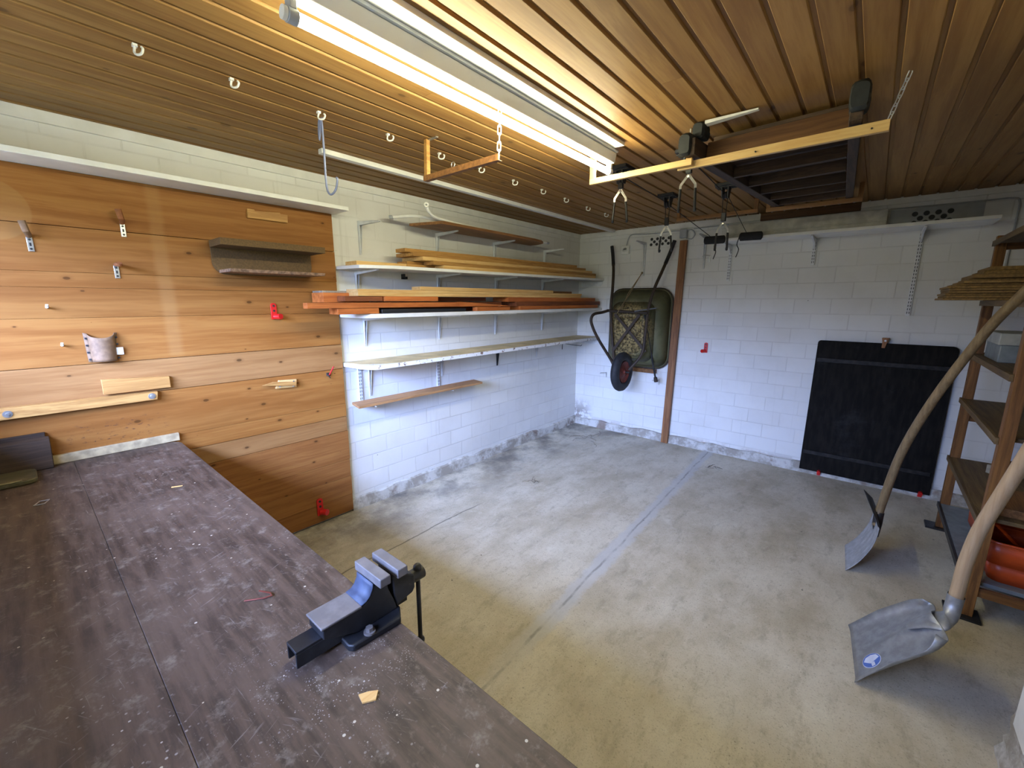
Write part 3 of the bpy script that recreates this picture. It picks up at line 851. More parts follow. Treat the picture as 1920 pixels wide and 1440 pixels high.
# ------------------------------------------------------------------ workbench
t = thing('workbench', 'long dark brown workbench along the window wall', 'workbench', (1.2, -4.28, 0.0))
def bench_board(y0, y1, rnd):
    m_ = MB()
    if rnd:
        poly = [(0.026, y0), (2.52, y0), (2.52, y1), (0.095, y1)] + [(0.095 - 0.05 * math.sin(R(a)), y1 - 0.05 + 0.05 * math.cos(R(a))) for a in (30, 60, 90)] + [(0.026, y1 - 0.056)]
    else:
        poly = [(0.026, y0), (2.52, y0), (2.52, y1), (0.026, y1)]
    m_.prism([(a, b, 0.715) for a, b in poly], (0, 0, 0.045))
    return m_
obj('bench_board', bench_board(-4.2199, -3.846, True), PM['bench'], t, bevel=0.0012)
obj('bench_board', bench_board(-4.70, -4.2206, False), PM['bench'], t, bevel=0.0008)
for x in (0.12, 1.25, 2.40):
    for y in (-4.62, -3.98):
        obj('leg', MB().box(x - 0.04, x + 0.04, y - 0.04, y + 0.04, 0.0, 0.715), PM['brownZ'], t)
    obj('cross_rail', MB().box(x - 0.02, x + 0.02, -4.58, -4.02, 0.60, 0.70), PM['brownY'], t)
obj('backstop_strip', MB().box(0.0265, 0.045, -4.70, -3.842, 0.7605, 0.799), PM['strip'], t, bevel=0.002)

# things on the bench
t = thing('flat_case', 'dark brown flat case standing on the bench against the panelling', 'case', (0.06, -4.43, 0.761))
obj('body', MB().hexa([(0.046, -4.66, 0.761), (0.088, -4.66, 0.761), (0.088, -4.279, 0.761), (0.046, -4.279, 0.761)], [(0.046, -4.66, 0.892), (0.074, -4.66, 0.884), (0.074, -4.276, 0.884), (0.046, -4.276, 0.892)]), PM['darkY'], t, bevel=0.003)
obj('lid', MB().hexa([(0.027, -4.66, 0.80), (0.045, -4.66, 0.80), (0.045, -4.288, 0.80), (0.027, -4.288, 0.80)], [(0.027, -4.66, 0.908), (0.045, -4.66, 0.908), (0.045, -4.285, 0.908), (0.027, -4.285, 0.908)]), PM['darkY'], t, bevel=0.003)
t = thing('metal_bar', 'flat grey-green metal bar lying on the bench before the dark case', 'metal bar', (0.17, -4.5, 0.761))
m_ = MB()
poly = [(0.09, -4.66), (0.255, -4.66), (0.255, -4.36)] + [(0.225 + 0.03 * math.cos(R(a)), -4.36 + 0.03 * math.sin(R(a))) for a in (20, 45, 70, 90)] + [(0.12 - 0.03 * math.sin(R(a)), -4.36 + 0.03 * math.cos(R(a))) for a in (0, 30, 60, 90)]
obj('body', m_.prism([(a, b, 0.7605) for a, b in poly], (0, 0, 0.018)), dirt_steel('green_grey_bar', srgb(96, 90, 62), 0.5, 0.3), t, bevel=0.004)
obj('rim', MB().box(0.243, 0.257, -4.66, -4.37, 0.778, 0.783), dirt_steel('bar_rim', srgb(140, 132, 98), 0.4, 0.5), t, bevel=0.002)
solo('wire_clip', MB().tube([(0.497, -4.335, 0.7622), (0.530, -4.350, 0.7622), (0.534, -4.325, 0.7622), (0.502, -4.312, 0.7622)], 0.0018, 6, closed=True), PM['steel'], 'little bent wire clip lying on the bench near the dark case', 'clip')
solo('copper_wire', MB().tube([(1.603, -4.047, 0.7625), (1.628, -4.012, 0.7625), (1.634, -3.998, 0.764), (1.622, -3.997, 0.764), (1.594, -4.012, 0.7645)], 0.0019, 6), PM['copper'], 'bent reddish wire scrap on the bench left of the vise', 'wire')
solo('wood_chip', MB().prism([(2.028, -4.000, 0.7605), (2.048, -4.004, 0.7605), (2.060, -3.985, 0.7605), (2.047, -3.972, 0.7605), (2.036, -3.985, 0.7605)], (0, 0, 0.003)), PM['pineY'], 'pale wood chip on the bench in front of the vise', 'chip')
solo('wood_splinter', MB().prism([(0.70, -4.005, 0.7605), (0.715, -3.975, 0.7605), (0.719, -3.977, 0.7605), (0.706, -4.008, 0.7605)], (0, 0, 0.0025)), PM['pineY'], 'pale splinter on the middle of the bench top', 'splinter')

# vise
VX = 1.879
t = thing('bench_vise', 'black steel bench vise with worn jaws on the bench edge', 'vise', (VX, -3.92, 0.7605))
m_ = MB()
m_.prism([(VX - 0.062, -3.960, 0.7605), (VX - 0.062, -3.845, 0.7605), (VX - 0.03, -3.828, 0.7605), (VX + 0.030, -3.828, 0.7605), (VX + 0.062, -3.848, 0.7605), (VX + 0.055, -3.955, 0.7605), (VX + 0.045, -3.962, 0.7605)], (0, 0, 0.015))
obj('base_plate', m_, PM['vise'], t, bevel=0.003)
for s in (-1, 1):
    m_ = MB(); m_.cyl((VX + s * 0.047, -3.915, 0.7755), (VX + s * 0.047, -3.915, 0.7795), 0.012, None, 18); m_.cyl((VX + s * 0.047, -3.915, 0.7795), (VX + s * 0.047, -3.915, 0.788), 0.008, None, 6)
    obj('bolt', m_, PM['vise_top'], t)
m_ = MB()   # fixed body: side profile with the neck rising to the jaw
prof = [(-4.002, 0.806), (-3.93, 0.776), (-3.836, 0.776), (-3.842, 0.800), (-3.855, 0.835), (-3.860, 0.868), (-3.884, 0.868), (-3.890, 0.858), (-3.897, 0.842), (-3.906, 0.833), (-3.918, 0.8295), (-4.002, 0.8295)]
m_.prism([(VX - 0.031, a, b) for a, b in prof], (0.062, 0, 0))
obj('fixed_body', m_, PM['vise'], t, bevel=0.002)
obj('anvil_face', MB().box(VX - 0.033, VX + 0.033, -4.006, -3.920, 0.8285, 0.8335), PM['vise_top'], t, bevel=0.0015)
rows = [[(VX - 0.0315, a, b), (VX + 0.0315, a, b)] for a, b in ((-3.8915, 0.8685), (-3.8925, 0.858), (-3.9, 0.8435), (-3.909, 0.8360), (-3.921, 0.8335))]
obj('neck_face', MB().grid(rows), PM['vise_daylit'], t, solid=0.0025)  # thin sheet tinted blue for the daylight falling on the neck
obj('fixed_jaw', MB().box(VX - 0.046, VX + 0.056, -3.889, -3.863, 0.8655, 0.8865), PM['vise_top'], t, bevel=0.002)
obj('moving_jaw', MB().box(VX - 0.046, VX + 0.056, -3.846, -3.820, 0.8655, 0.8865), PM['vise_top'], t, bevel=0.002)
m_ = MB()
m_.prism([(VX - 0.030, a, b) for a, b in [(-3.842, 0.8650), (-3.842, 0.815), (-3.835, 0.782), (-3.792, 0.790), (-3.785, 0.800), (-3.785, 0.832), (-3.806, 0.845), (-3.815, 0.865)]], (0.060, 0, 0))
obj('moving_body', m_, PM['vise'], t, bevel=0.003)
m_ = MB()   # slide: U channel open downwards
m_.box(VX - 0.024, VX + 0.018, -4.050, -3.80, 0.798, 0.804)
m_.box(VX - 0.024, VX - 0.019, -4.050, -3.80, 0.768, 0.798)
m_.box(VX + 0.013, VX + 0.018, -4.050, -3.80, 0.768, 0.798)
obj('slide_channel', m_, PM['vise'], t, bevel=0.001)
m_ = MB(); m_.cyl((VX + 0.008, -3.786, 0.812), (VX + 0.008, -3.748, 0.812), 0.0155, None, 20); m_.cyl((VX + 0.008, -3.748, 0.812), (VX + 0.008, -3.744, 0.812), 0.013, 0.009, 20)
obj('screw_head', m_, PM['black_steel'], t)
m_ = MB(); m_.tube([(VX + 0.010, -3.762, 0.822), (VX + 0.010, -3.762, 0.632)], 0.0055, 12); m_.ball((VX + 0.010, -3.762, 0.830), 0.0105); m_.ball((VX + 0.010, -3.762, 0.630), 0.0105)
obj('handle_bar', m_, PM['black_steel'], t)

# ------------------------------------------------------------------ left wall: shelves, brackets, planks
TILT = 0.0115      # the upper white shelf rises towards the back wall
def tz(y):
    return (y + 2.9) * TILT
def shelf_board(name, label, z, th, x1, cut, mat, tilt=0.0, y0=-2.932, y1=-0.004):
    m_ = MB()
    if cut == 'straight':
        poly = [(0.002, y0), (0.24, y0 - 0.0 + 0.03), (x1, y0 + 0.22), (x1, y1), (0.002, y1)]
    else:
        poly = [(0.002, y0)] + [(x1 - 0.16 + 0.16 * math.sin(R(a)), y0 + 0.10 - 0.09 * math.cos(R(a))) for a in (0, 18, 36, 54, 72, 90)] + [(x1, y1), (0.002, y1)]
    lo = [(a, b, z - th + (b + 2.9) * tilt) for a, b in poly]
    n = len(lo)
    m_.add(lo + [(a, b, c_ + th) for a, b, c_ in lo], [tuple(range(n))[::-1], tuple(range(n, 2 * n))] + [(i, (i + 1) % n, n + (i + 1) % n, n + i) for i in range(n)])
    return m_
def wall_shelf(label, z, th, x1, cut, tilt, top_mat, edge_mat, loc):
    t = thing('wall_shelf', label, 'shelf', loc, 'white shelves on the left wall')
    obj('shelf_board', shelf_board('', '', z, th, x1, cut, None, tilt), edge_mat, t, bevel=0.0015)
    if top_mat:
        m_ = MB()
        poly = [(0.006, -2.925), (x1 - 0.12, -2.90), (x1 - 0.03, -2.78), (x1 - 0.008, -2.68), (x1 - 0.008, -0.008), (0.006, -0.008)]
        m_.prism([(a, b, z + 0.0004 + (b + 2.9) * tilt) for a, b in poly], (0, 0, 0.0012))
        obj('top_sheet', m_, top_mat, t)
wall_shelf('topmost full-length white shelf on the left wall, carrying pale boards', 1.672, 0.020, 0.325, 'straight', TILT, None, PM['white'], (0.16, -1.46, 1.652))
wall_shelf('middle full-length white shelf, carrying the red stained boards', 1.378, 0.026, 0.315, 'round', 0.004, None, PM['white'], (0.16, -1.46, 1.352))
wall_shelf('lowest full-length shelf with chipped white edge, empty', 1.056, 0.027, 0.305, 'round', 0.004, PM['shelf_top'], PM['chip'], (0.16, -1.46, 1.029))
solo('short_shelf', MB().prism([(0.045, -2.905, 0.770), (0.185, -2.935, 0.770), (0.190, -1.800, 0.770), (0.050, -1.765, 0.770)], (0, 0, 0.017)), PM['tanY'], 'short narrow wooden board on slotted rails, below all shelves', 'shelf board', bevel=0.0015)
m_ = MB()
poly = [(0.10, -2.42), (0.355, -2.33), (0.345, -1.30), (0.33, -1.18), (0.29, -1.10), (0.20, -1.06), (0.11, -1.06)]
solo('short_shelf', m_.prism([(a, b, 1.969) for a, b in poly], (0, 0, 0.019)), PM['brownY'], 'brown board with rounded end on the topmost brackets', 'shelf board', bevel=0.002)

def bracket(y, ztop, h, arm, label, mat=None, group='shelf brackets on the left wall', drop=0.0, wall='x', x=0.0):
    mat = mat or PM['lacq']
    m_ = MB()
    def q(a, d, z):
        return (d, y + a, z) if wall == 'x' else (x + a, -d, z)
    w_ = 0.011
    # tapering pressed-steel legs with folded flanges
    def leg(p0, p1, w0, w1, n):
        pass
    m_.hexa([q(-w_ * 0.5, 0.001, ztop - h), q(w_ * 0.5, 0.001, ztop - h), q(w_ * 0.5, 0.004, ztop - h), q(-w_ * 0.5, 0.004, ztop - h)],
            [q(-w_, 0.001, ztop), q(w_, 0.001, ztop), q(w_, 0.004, ztop), q(-w_, 0.004, ztop)])
    m_.hexa([q(-w_ * 0.5, 0.001, ztop - h), q(-w_ * 0.5 + 0.002, 0.001, ztop - h), q(-w_ * 0.5 + 0.002, 0.008, ztop - h), q(-w_ * 0.5, 0.008, ztop - h)],
            [q(-w_, 0.001, ztop), q(-w_ + 0.002, 0.001, ztop), q(-w_ + 0.002, 0.030, ztop), q(-w_, 0.030, ztop)])
    m_.hexa([q(w_ * 0.5 - 0.002, 0.001, ztop - h), q(w_ * 0.5, 0.001, ztop - h), q(w_ * 0.5, 0.008, ztop - h), q(w_ * 0.5 - 0.002, 0.008, ztop - h)],
            [q(w_ - 0.002, 0.001, ztop), q(w_, 0.001, ztop), q(w_, 0.030, ztop), q(w_ - 0.002, 0.030, ztop)])
    m_.hexa([q(-w_, 0.001, ztop - 0.003), q(w_, 0.001, ztop - 0.003), q(w_ * 0.6, arm, ztop - 0.003 - drop), q(-w_ * 0.6, arm, ztop - 0.003 - drop)],
            [q(-w_, 0.001, ztop), q(w_, 0.001, ztop), q(w_ * 0.6, arm, ztop - drop), q(-w_ * 0.6, arm, ztop - drop)])
    for s in (-1, 1):
        a0, a1 = sorted((s * w_, s * (w_ - 0.002))); b0, b1 = sorted((s * w_ * 0.6, s * (w_ * 0.6 - 0.002)))
        m_.hexa([q(a0, 0.001, ztop - 0.028), q(a1, 0.001, ztop - 0.028), q(b1, arm, ztop - 0.008 - drop), q(b0, arm, ztop - 0.008 - drop)],
                [q(a0, 0.001, ztop - 0.001), q(a1, 0.001, ztop - 0.001), q(b1, arm, ztop - 0.001 - drop), q(b0, arm, ztop - 0.001 - drop)])
    return solo('shelf_bracket', m_, mat, label, 'bracket', group)
cols = ('nearest the wood panelling', 'second from the panelling', 'third from the panelling', 'nearest the back wall')
for i, y in enumerate((-2.746, -2.096, -1.447, -0.694)):
    bracket(y, 1.968, 0.21, 0.245, ('bare white bracket in the top row, ' if i in (0, 3) else 'white bracket under the brown rounded board, ') + cols[i], drop=0.0 if i else 0.022)
for i, y in enumerate((-2.79, -2.10, -1.43, -0.72)):
    bracket(y, 1.651 + tz(y), 0.20, 0.26, 'white bracket under the topmost full-length shelf, ' + cols[i])
for i, y in enumerate((-2.754, -2.10, -1.438, -0.716)):
    bracket(y, 1.351 + (y + 2.9) * 0.004, 0.20, 0.26, 'white bracket under the shelf of red boards, ' + cols[i])
for i, (y, mt) in enumerate(((-2.742, 'lacq'), (-2.085, 'lacq'), (-1.411, 'black_steel'), (-0.80, 'lacq'))):
    bracket(y, 1.028 + (y + 2.9) * 0.004, (0.23, 0.18, 0.17, 0.15)[i], 0.24, ('black bracket' if mt == 'black_steel' else 'white bracket') + ' under the chipped lowest shelf, ' + cols[i], PM[mt])
solo('wire_hook', MB().tube([(0.002, -0.313, 0.925), (0.006, -0.313, 0.995), (0.10, -0.30, 0.985), (0.20, -0.24, 0.972), (0.212, -0.235, 0.985)], 0.0035, 8), PM['black_steel'], 'thin black wire hook under the far end of the chipped shelf', 'hook')
for z, lb in ((1.640 + tz(-0.1), 'white bracket on the back wall under the topmost shelf end'), (1.026, 'white bracket on the back wall under the chipped shelf end')):
    m_ = MB()
    m_.prism([(0.04, -0.003, z), (0.30, -0.003, z), (0.315, -0.003, z - 0.012), (0.285, -0.003, z - 0.046), (0.04, -0.003, z - 0.046)], (0, -0.003, 0))
    m_.box(0.03, 0.315, -0.028, -0.003, z - 0.0005, z + 0.0025)
    m_.cyl((0.075, -0.006, z - 0.025), (0.075, -0.009, z - 0.025), 0.006, None, 10); m_.cyl((0.27, -0.006, z - 0.025), (0.27, -0.009, z - 0.025), 0.006, None, 10)
    solo('end_bracket', m_, PM['lacq'], lb, 'bracket')
t = thing('iron_catch', 'small black iron catch under the topmost full-length shelf', 'catch', (0.01, -2.42, 1.612))
m_ = MB(); m_.box(0.002, 0.008, -2.436, -2.404, 1.612, 1.648); m_.box(0.008, 0.045, -2.436, -2.430, 1.625, 1.648); m_.box(0.008, 0.038, -2.412, -2.406, 1.612, 1.630)
obj('plate', m_, PM['black_steel'], t)

def slotted_rail(p, z0_, z1_, label, wall='x', mat='lacq'):
    t = thing('slotted_rail', label, 'rail', p[:2] + (z0_,), 'slotted shelf rails')
    m_ = MB(); k = MB()
    if wall == 'x':
        m_.box(0.001, 0.012, p[1] - 0.0125, p[1] + 0.0125, z0_, z1_)
    else:
        m_.box(p[0] - 0.0125, p[0] + 0.0125, -0.012, -0.001, z0_, z1_)
    n = int((z1_ - z0_ - 0.02) / 0.025)
    for i in range(n):
        z = z0_ + 0.015 + i * 0.025
        for s in (-0.006, 0.006):
            if wall == 'x':
                k.box(0.0118, 0.0124, p[1] + s - 0.002, p[1] + s + 0.002, z, z + 0.015)
            else:
                k.box(p[0] + s - 0.002, p[0] + s + 0.002, -0.0124, -0.0118, z, z + 0.015)
    obj('channel', m_, PM[mat], t)
    obj('slots', k, PM['black'], t)
slotted_rail((0.0, -2.815, 0), 0.745, 1.020, 'slotted white rail beside the panelling above the short board')
slotted_rail((0.0, -2.125, 0), 0.745, 1.022, 'slotted white rail above the middle of the short board')
for y, lb in ((-2.815, 'white bracket tip under the left end of the short board'), (-2.125, 'white bracket tip under the right half of the short board')):
    m_ = MB(); m_.prism([(0.013, y, 0.768), (0.17, y, 0.768), (0.185, y, 0.760), (0.10, y, 0.752), (0.013, y, 0.735)], (0, 0.010, 0))
    solo('rail_bracket', m_, PM['lacq'], lb, 'bracket', bevel=0.001)

# white pipes on the top board
t = thing('white_pipe', 'bent white plastic pipe with grey end lying on the topmost board', 'pipe', (0.24, -2.3, 2.0))
obj('pipe', MB().tube(smooth_path([(0.115, -2.56, 2.008), (0.22, -2.48, 2.014), (0.275, -2.40, 2.008), (0.285, -2.30, 2.0015), (0.265, -2.15, 2.0005), (0.238, -2.00, 2.0005)], 5), 0.0115, 12), PM['plastic_w'], t)
obj('end_cap', MB().tube([(0.098, -2.576, 2.006), (0.118, -2.557, 2.0062)], 0.0125, 14), PM['grey_plastic'], t)
t = thing('white_pipe', 'long white plastic pipe with raised hooked end on the topmost board', 'pipe', (0.27, -1.7, 2.0))
pts = [(0.40, -2.50, 2.042), (0.385, -2.475, 2.022), (0.345, -2.38, 2.003), (0.30, -2.15, 2.001), (0.262, -1.80, 2.000), (0.224, -1.14, 2.000)]
obj('pipe', MB().tube(smooth_path(pts, 5) + [(0.215, -0.945, 2.0)], 0.0105, 12), PM['plastic_w'], t)
obj('ring_end', MB().lathe([(0.006, -0.007), (0.016, -0.007), (0.016, 0.007), (0.006, 0.007), (0.006, -0.007)], (0.403, -2.506, 2.052), (1, -0.6, 0.2), 20), PM['plastic_w'], t)
obj('coupling', MB().tube([(0.262, -1.80, 2.0), (0.2555, -1.72, 2.0)], 0.0115, 12), PM['plastic_w'], t)
obj('end_plug', MB().tube([(0.2155, -0.95, 2.0), (0.212, -0.91, 2.0)], 0.0115, 12), PM['grey_plastic'], t)

# loose boards
def plank(x0_, x1_, y0_, y1_, z0_, z1_, mat, label, group, tilt=0.0, dx=0.0):
    m_ = MB()
    b_ = [(x0_, y0_), (x1_, y0_), (x1_ + dx, y1_), (x0_ + dx, y1_)]
    m_.hexa([(a, b, z0_ + (b + 2.9) * tilt) for a, b in b_], [(a, b, z1_ + (b + 2.9) * tilt) for a, b in b_])
    return solo('plank', m_, PM[mat], label, 'plank', group, bevel=0.0012)
G1 = 'pale boards on the topmost shelf'
s = 1.6735
plank(0.05, 0.185, -2.885, -0.95, s, s + 0.026, 'pineY', 'single pale board lying furthest left on the topmost shelf', G1, TILT)
plank(0.20, 0.300, -2.285, -0.15, s, s + 0.024, 'pineY', 'bottom front board of the pale stack on the topmost shelf', G1, TILT)
plank(0.188, 0.197, -2.52, -0.60, s, s + 0.0235, 'oldY', 'thin lath between the pale boards at the stack foot', G1, TILT)
s += 0.0265
plank(0.06, 0.175, -2.505, -0.35, s, s + 0.019, 'oldY', 'rear board second from below in the pale stack', G1, TILT)
plank(0.185, 0.293, -2.372, -0.13, s - 0.002, s + 0.022, 'oldY', 'front board second from below in the pale stack, ending nearest the back wall', G1, TILT)
s += 0.023
plank(0.05, 0.285, -2.455, -0.20, s, s + 0.024, 'pineY', 'wide board in the middle of the pale stack on the topmost shelf', G1, TILT)
s += 0.0245
plank(0.08, 0.270, -2.525, -0.31, s, s + 0.023, 'oldY', 'board just below the top of the pale stack', G1, TILT)
s += 0.0235
plank(0.15, 0.255, -2.575, -0.46, s, s + 0.023, 'oldY', 'topmost board of the pale stack on the topmost shelf', G1, TILT)
G2 = 'red stained boards on the middle shelf'
s = 1.3795; T2 = 0.004
plank(0.19, 0.305, -1.445, -0.085, s, s + 0.031, 'redY', 'bottom red board of the right-hand pile on the middle shelf', G2, T2)
plank(0.04, 0.18, -1.40, -0.05, s, s + 0.031, 'redDY', 'rear red board at the foot of the right-hand pile', G2, T2)
plank(0.13, 0.302, -1.49, -0.035, s + 0.0315, s + 0.069, 'redDY', 'second red board from below in the right-hand pile, longest to the corner', G2, T2)
plank(0.12, 0.298, -1.59, -0.135, s + 0.0695, s + 0.106, 'redY', 'third red board from below in the right-hand pile', G2, T2)
plank(0.05, 0.155, -1.35, -0.25, s + 0.1065, s + 0.146, 'redDY', 'topmost dark red board of the right-hand pile near the corner', G2, T2)
plank(0.20, 0.300, -3.09, -2.82, s, s + 0.034, 'redY', 'short red board poking out below the long red stick at the panelling', G2, T2)
plank(0.02, 0.195, -2.86, -1.6, s, s + 0.034, 'redDY', 'dark red board lying at the back of the middle shelf', G2, T2)
solo('black_profile', MB().box(0.215, 0.300, -2.80, -2.08, s + 0.0008, s + 0.026), PM['black'], 'black metal profile lying under the long red stick', 'profile', bevel=0.003)
solo('plank', MB().hexa([(0.262, -1.975, s + 0.003), (0.305, -1.965, s + 0.003), (0.300, -1.57, s + 0.005), (0.257, -1.58, s + 0.005)], [(0.262, -1.975, s + 0.034), (0.305, -1.965, s + 0.034), (0.300, -1.57, s + 0.036), (0.257, -1.58, s + 0.036)]), PM['redY'], 'short red block on the middle shelf front between the two piles', 'plank', G2, bevel=0.0012)
plank(0.255, 0.305, -3.262, -2.150, s + 0.036, s + 0.067, 'redY', 'long bright red stick jutting out over the panelling', G2, 0.004)
solo('plank', MB().hexa([(0.270, -2.147, s + 0.0385), (0.300, -2.147, s + 0.0385), (0.300, -1.62, s + 0.039), (0.270, -1.62, s + 0.039)], [(0.270, -2.147, s + 0.074), (0.300, -2.147, s + 0.074), (0.300, -1.55, s + 0.042), (0.270, -1.55, s + 0.042)]), PM['redY'], 'tapering red stick continuing behind the long jutting one', 'plank', G2, bevel=0.0012)
plank(0.02, 0.245, -2.90, -1.62, s + 0.036, s + 0.066, 'redDY', 'wide dark red board at the back behind the long stick', G2, T2)
plank(0.20, 0.29, -3.035, -2.785, s + 0.0745, s + 0.1055, 'redDY', 'short dark red block above the long red stick, left', G2, 0.004)
plank(0.20, 0.298, -2.775, -2.345, s + 0.0745, s + 0.1055, 'redY', 'short light red block above the long red stick, middle', G2, 0.004)
plank(0.03, 0.19, -2.80, -1.75, s + 0.0735, s + 0.1045, 'redDY', 'dark red board under the yellow boards, at the back', G2, 0.004)
plank(0.05, 0.195, -3.115, -2.82, s + 0.068, s + 0.125, 'redY', 'thick red board end left of the yellow boards', G2, T2)
G3 = 'yellow boards on the red piles'
plank(0.16, 0.300, -2.955, -0.44, s + 0.1065, s + 0.128, 'pineY', 'lower of the two long yellow boards on the red piles', G3, T2)
plank(0.165, 0.298, -2.955, -0.42, s + 0.1285, s + 0.147, 'pineY', 'upper of the two long yellow boards on the red piles', G3, T2)
plank(0.20, 0.296, -2.495, -0.935, s + 0.1475, s + 0.172, 'pineY', 'shorter yellow board lying on top of the two long ones', G3, T2)
plank(0.12, 0.195, -1.75, -0.45, s + 0.1475, s + 0.170, 'brownY', 'thin brown board behind the shorter yellow board', G3, T2)
plank(0.03, 0.155, -3.10, -2.25, s + 0.1255, s + 0.137, 'dust', 'thin grey board end behind the yellow boards at the panelling', G3, T2)

# ------------------------------------------------------------------ ceiling fittings, left
solo('cable_duct', MB().box(0.424, 0.462, -3.192, -0.060, 2.176, 2.1998), PM['white'], 'long white cable duct across the ceiling near the left wall', 'cable duct', bevel=0.002)
def clip_mesh(x, y):
    m_ = MB()
    m_.box(x - 0.010, x + 0.004, y - 0.014, y - 0.002, 2.192, 2.1998)
    m_.tube(smooth_path([(x - 0.004, y - 0.008, 2.193), (x - 0.006, y - 0.010, 2.178), (x + 0.004, y - 0.006, 2.170), (x + 0.016, y + 0.002, 2.172), (x + 0.020, y + 0.006, 2.184), (x + 0.016, y + 0.004, 2.190)], 4), 0.0034, 8)
    return m_
cl = [(0.881, -3.945), (0.877, -3.694), (0.852, -3.382), (0.867, -3.073), (0.853, -2.761), (0.850, -2.465), (0.829, -2.146), (0.835, -1.856), (0.821, -1.553), (0.798, -1.202), (0.790, -0.884)]
cn = ['white ceiling clip nearest the camera, over the bench', 'second white ceiling clip from the camera', 'white ceiling clip holding the blue wire hook', 'white ceiling clip left of the wooden hanging post', 'white ceiling clip just beyond the wooden hanging post', 'white ceiling clip above the chain end of the hanging bar', 'fourth white ceiling clip from the back wall end, counting the faint last', 'fourth last white ceiling clip before the back wall', 'third last white ceiling clip before the back wall', 'second last white ceiling clip before the back wall', 'last white ceiling clip nearest the back wall']
cn[6] = 'white ceiling clip between the hanging bar chain and the last four clips'
for (x, y), lb in zip(cl, cn):
    solo('ceiling_clip', clip_mesh(x, y), PM['plastic_w'], lb, 'clip', 'white clips along the ceiling')
solo('wire_hook', MB().tube(smooth_path([(0.865, -3.376, 2.176), (0.838, -3.386, 2.168), (0.836, -3.388, 2.10), (0.848, -3.384, 2.172), (0.853, -3.382, 2.15), (0.853, -3.382, 2.04), (0.853, -3.382, 1.92), (0.870, -3.376, 1.888), (0.895, -3.366, 1.905), (0.907, -3.362, 1.942), (0.903, -3.364, 1.950)], 6), 0.0042, 10), PM['blue_wire'], 'long blue wire hook hanging from a ceiling clip', 'hook')

def chain(p, q, label, mat, link=0.036, w_=0.013, r_=0.0026):
    p, q = Vector(p), Vector(q)
    n = max(2, round((q - p).length / (link * 0.78)))
    m_ = MB(); d = (q - p) / n; dn = d.normalized()
    a = dn.orthogonal().normalized(); b = dn.cross(a)
    for i in range(n):
        c = p + d * (i + 0.5)
        s_ = a if i % 2 else b
        pts = []
        for k in range(14):
            ang = 2 * math.pi * k / 14
            yy = math.sin(ang) * w_ / 2
            xx = math.cos(ang) * w_ / 2 + (link - w_) / 2 * (1 if math.cos(ang) > 0 else -1)
            pts.append(c + dn * xx + s_ * yy)
        m_.tube(pts, r_, 6, closed=True)
    return solo('chain', m_, mat, label, 'chain')
t = thing('hanging_bar', 'brown hanging bar on a wooden post left of the tube lamp', 'hanging bar', (1.18, -2.93, 2.02))
obj('ceiling_strap', MB().box(0.935, 1.012, -2.925, -2.911, 2.196, 2.1998), PM['steel'], t)
obj('post', MB().hexa([(0.945, -2.948, 2.020), (0.968, -2.948, 2.020), (0.968, -2.928, 2.020), (0.945, -2.928, 2.020)], [(0.934, -2.933, 2.199), (0.953, -2.933, 2.199), (0.953, -2.913, 2.199), (0.934, -2.913, 2.199)]), PM['oldY'], t, bevel=0.001)
m_ = MB(); m_.box(0.945, 1.420, -2.952, -2.949, 2.012, 2.036); m_.box(0.945, 1.420, -2.949, -2.928, 2.012, 2.015)
obj('angle_bar', m_, PM['brownY'], t)
obj('hook_ring', MB().tube(arc((1.14, -2.94, 2.050), 0.011, -60, 240, 12, 'xz'), 0.002, 6), PM['steel'], t)
chain((1.412, -2.938, 2.022), (1.418, -2.938, 2.200), 'white chain holding the end of the brown hanging bar', PM['lacq'])

# ------------------------------------------------------------------ ceiling fittings, right
def uframe(x0_, x1_, y, zb, label, name='lath_hanger', posts=(True, True), mx='pineX', mz='pineZ'):
    t = thing(name, label, 'hanger', ((x0_ + x1_) / 2, y, zb))
    obj('crossbar', MB().box(x0_, x1_, y - 0.010, y + 0.010, zb, zb + 0.026), PM[mx], t, bevel=0.001)
    for ok, x in ((posts[0], x0_), (posts[1], x1_ - 0.026)):
        if ok:
            obj('post', MB().box(x, x + 0.026, y - 0.009, y + 0.009, zb + 0.0265, 2.1995 if (x < 1.9 or y > -1) else 2.0595), PM[mz], t, bevel=0.001)
    return t
uframe(1.477, 1.972, -2.325, 2.030, 'wooden U-shaped hanging frame beside the end of the tube lamp')
uframe(1.318, 1.905, -0.66, 2.100, 'rear wooden hanging frame near the back wall, left of the old frame', mx='dullX', mz='dullZ')
uframe(1.965, 2.50, -0.70, 2.087, 'rear wooden hanging frame carrying the old slatted frame end', mx='dullX', mz='dullZ')
t = thing('hanging_lath', 'bright yellow hanging lath in front of the old slatted frame', 'hanging lath', (2.25, -2.30, 2.02))
m_ = MB()
m_.hexa([(1.905, -2.312, 2.022), (2.606, -2.318, 2.020), (2.606, -2.300, 2.020), (1.905, -2.294, 2.022)], [(1.905, -2.312, 2.052), (2.606, -2.318, 2.056), (2.606, -2.300, 2.056), (1.905, -2.294, 2.052)])
obj('lath', m_, PM['pineX'], t, bevel=0.0012)
m_ = MB(); m_.tube([(1.925, -2.280, 2.03), (1.930, -2.272, 2.045), (1.934, -2.262, 2.11), (1.934, -2.262, 2.199)], 0.0045, 8); m_.tube([(1.905, -2.284, 2.05), (1.918, -2.280, 2.044), (1.926, -2.272, 2.05), (1.928, -2.264, 2.10)], 0.003, 8)
obj('steel_hook', m_, PM['steel'], t)
for x in (1.94, 2.21, 2.56):
    obj('screw', MB().cyl((x, -2.3205, 2.036), (x, -2.312, 2.036), 0.003, None, 8), PM['black_steel'], t)
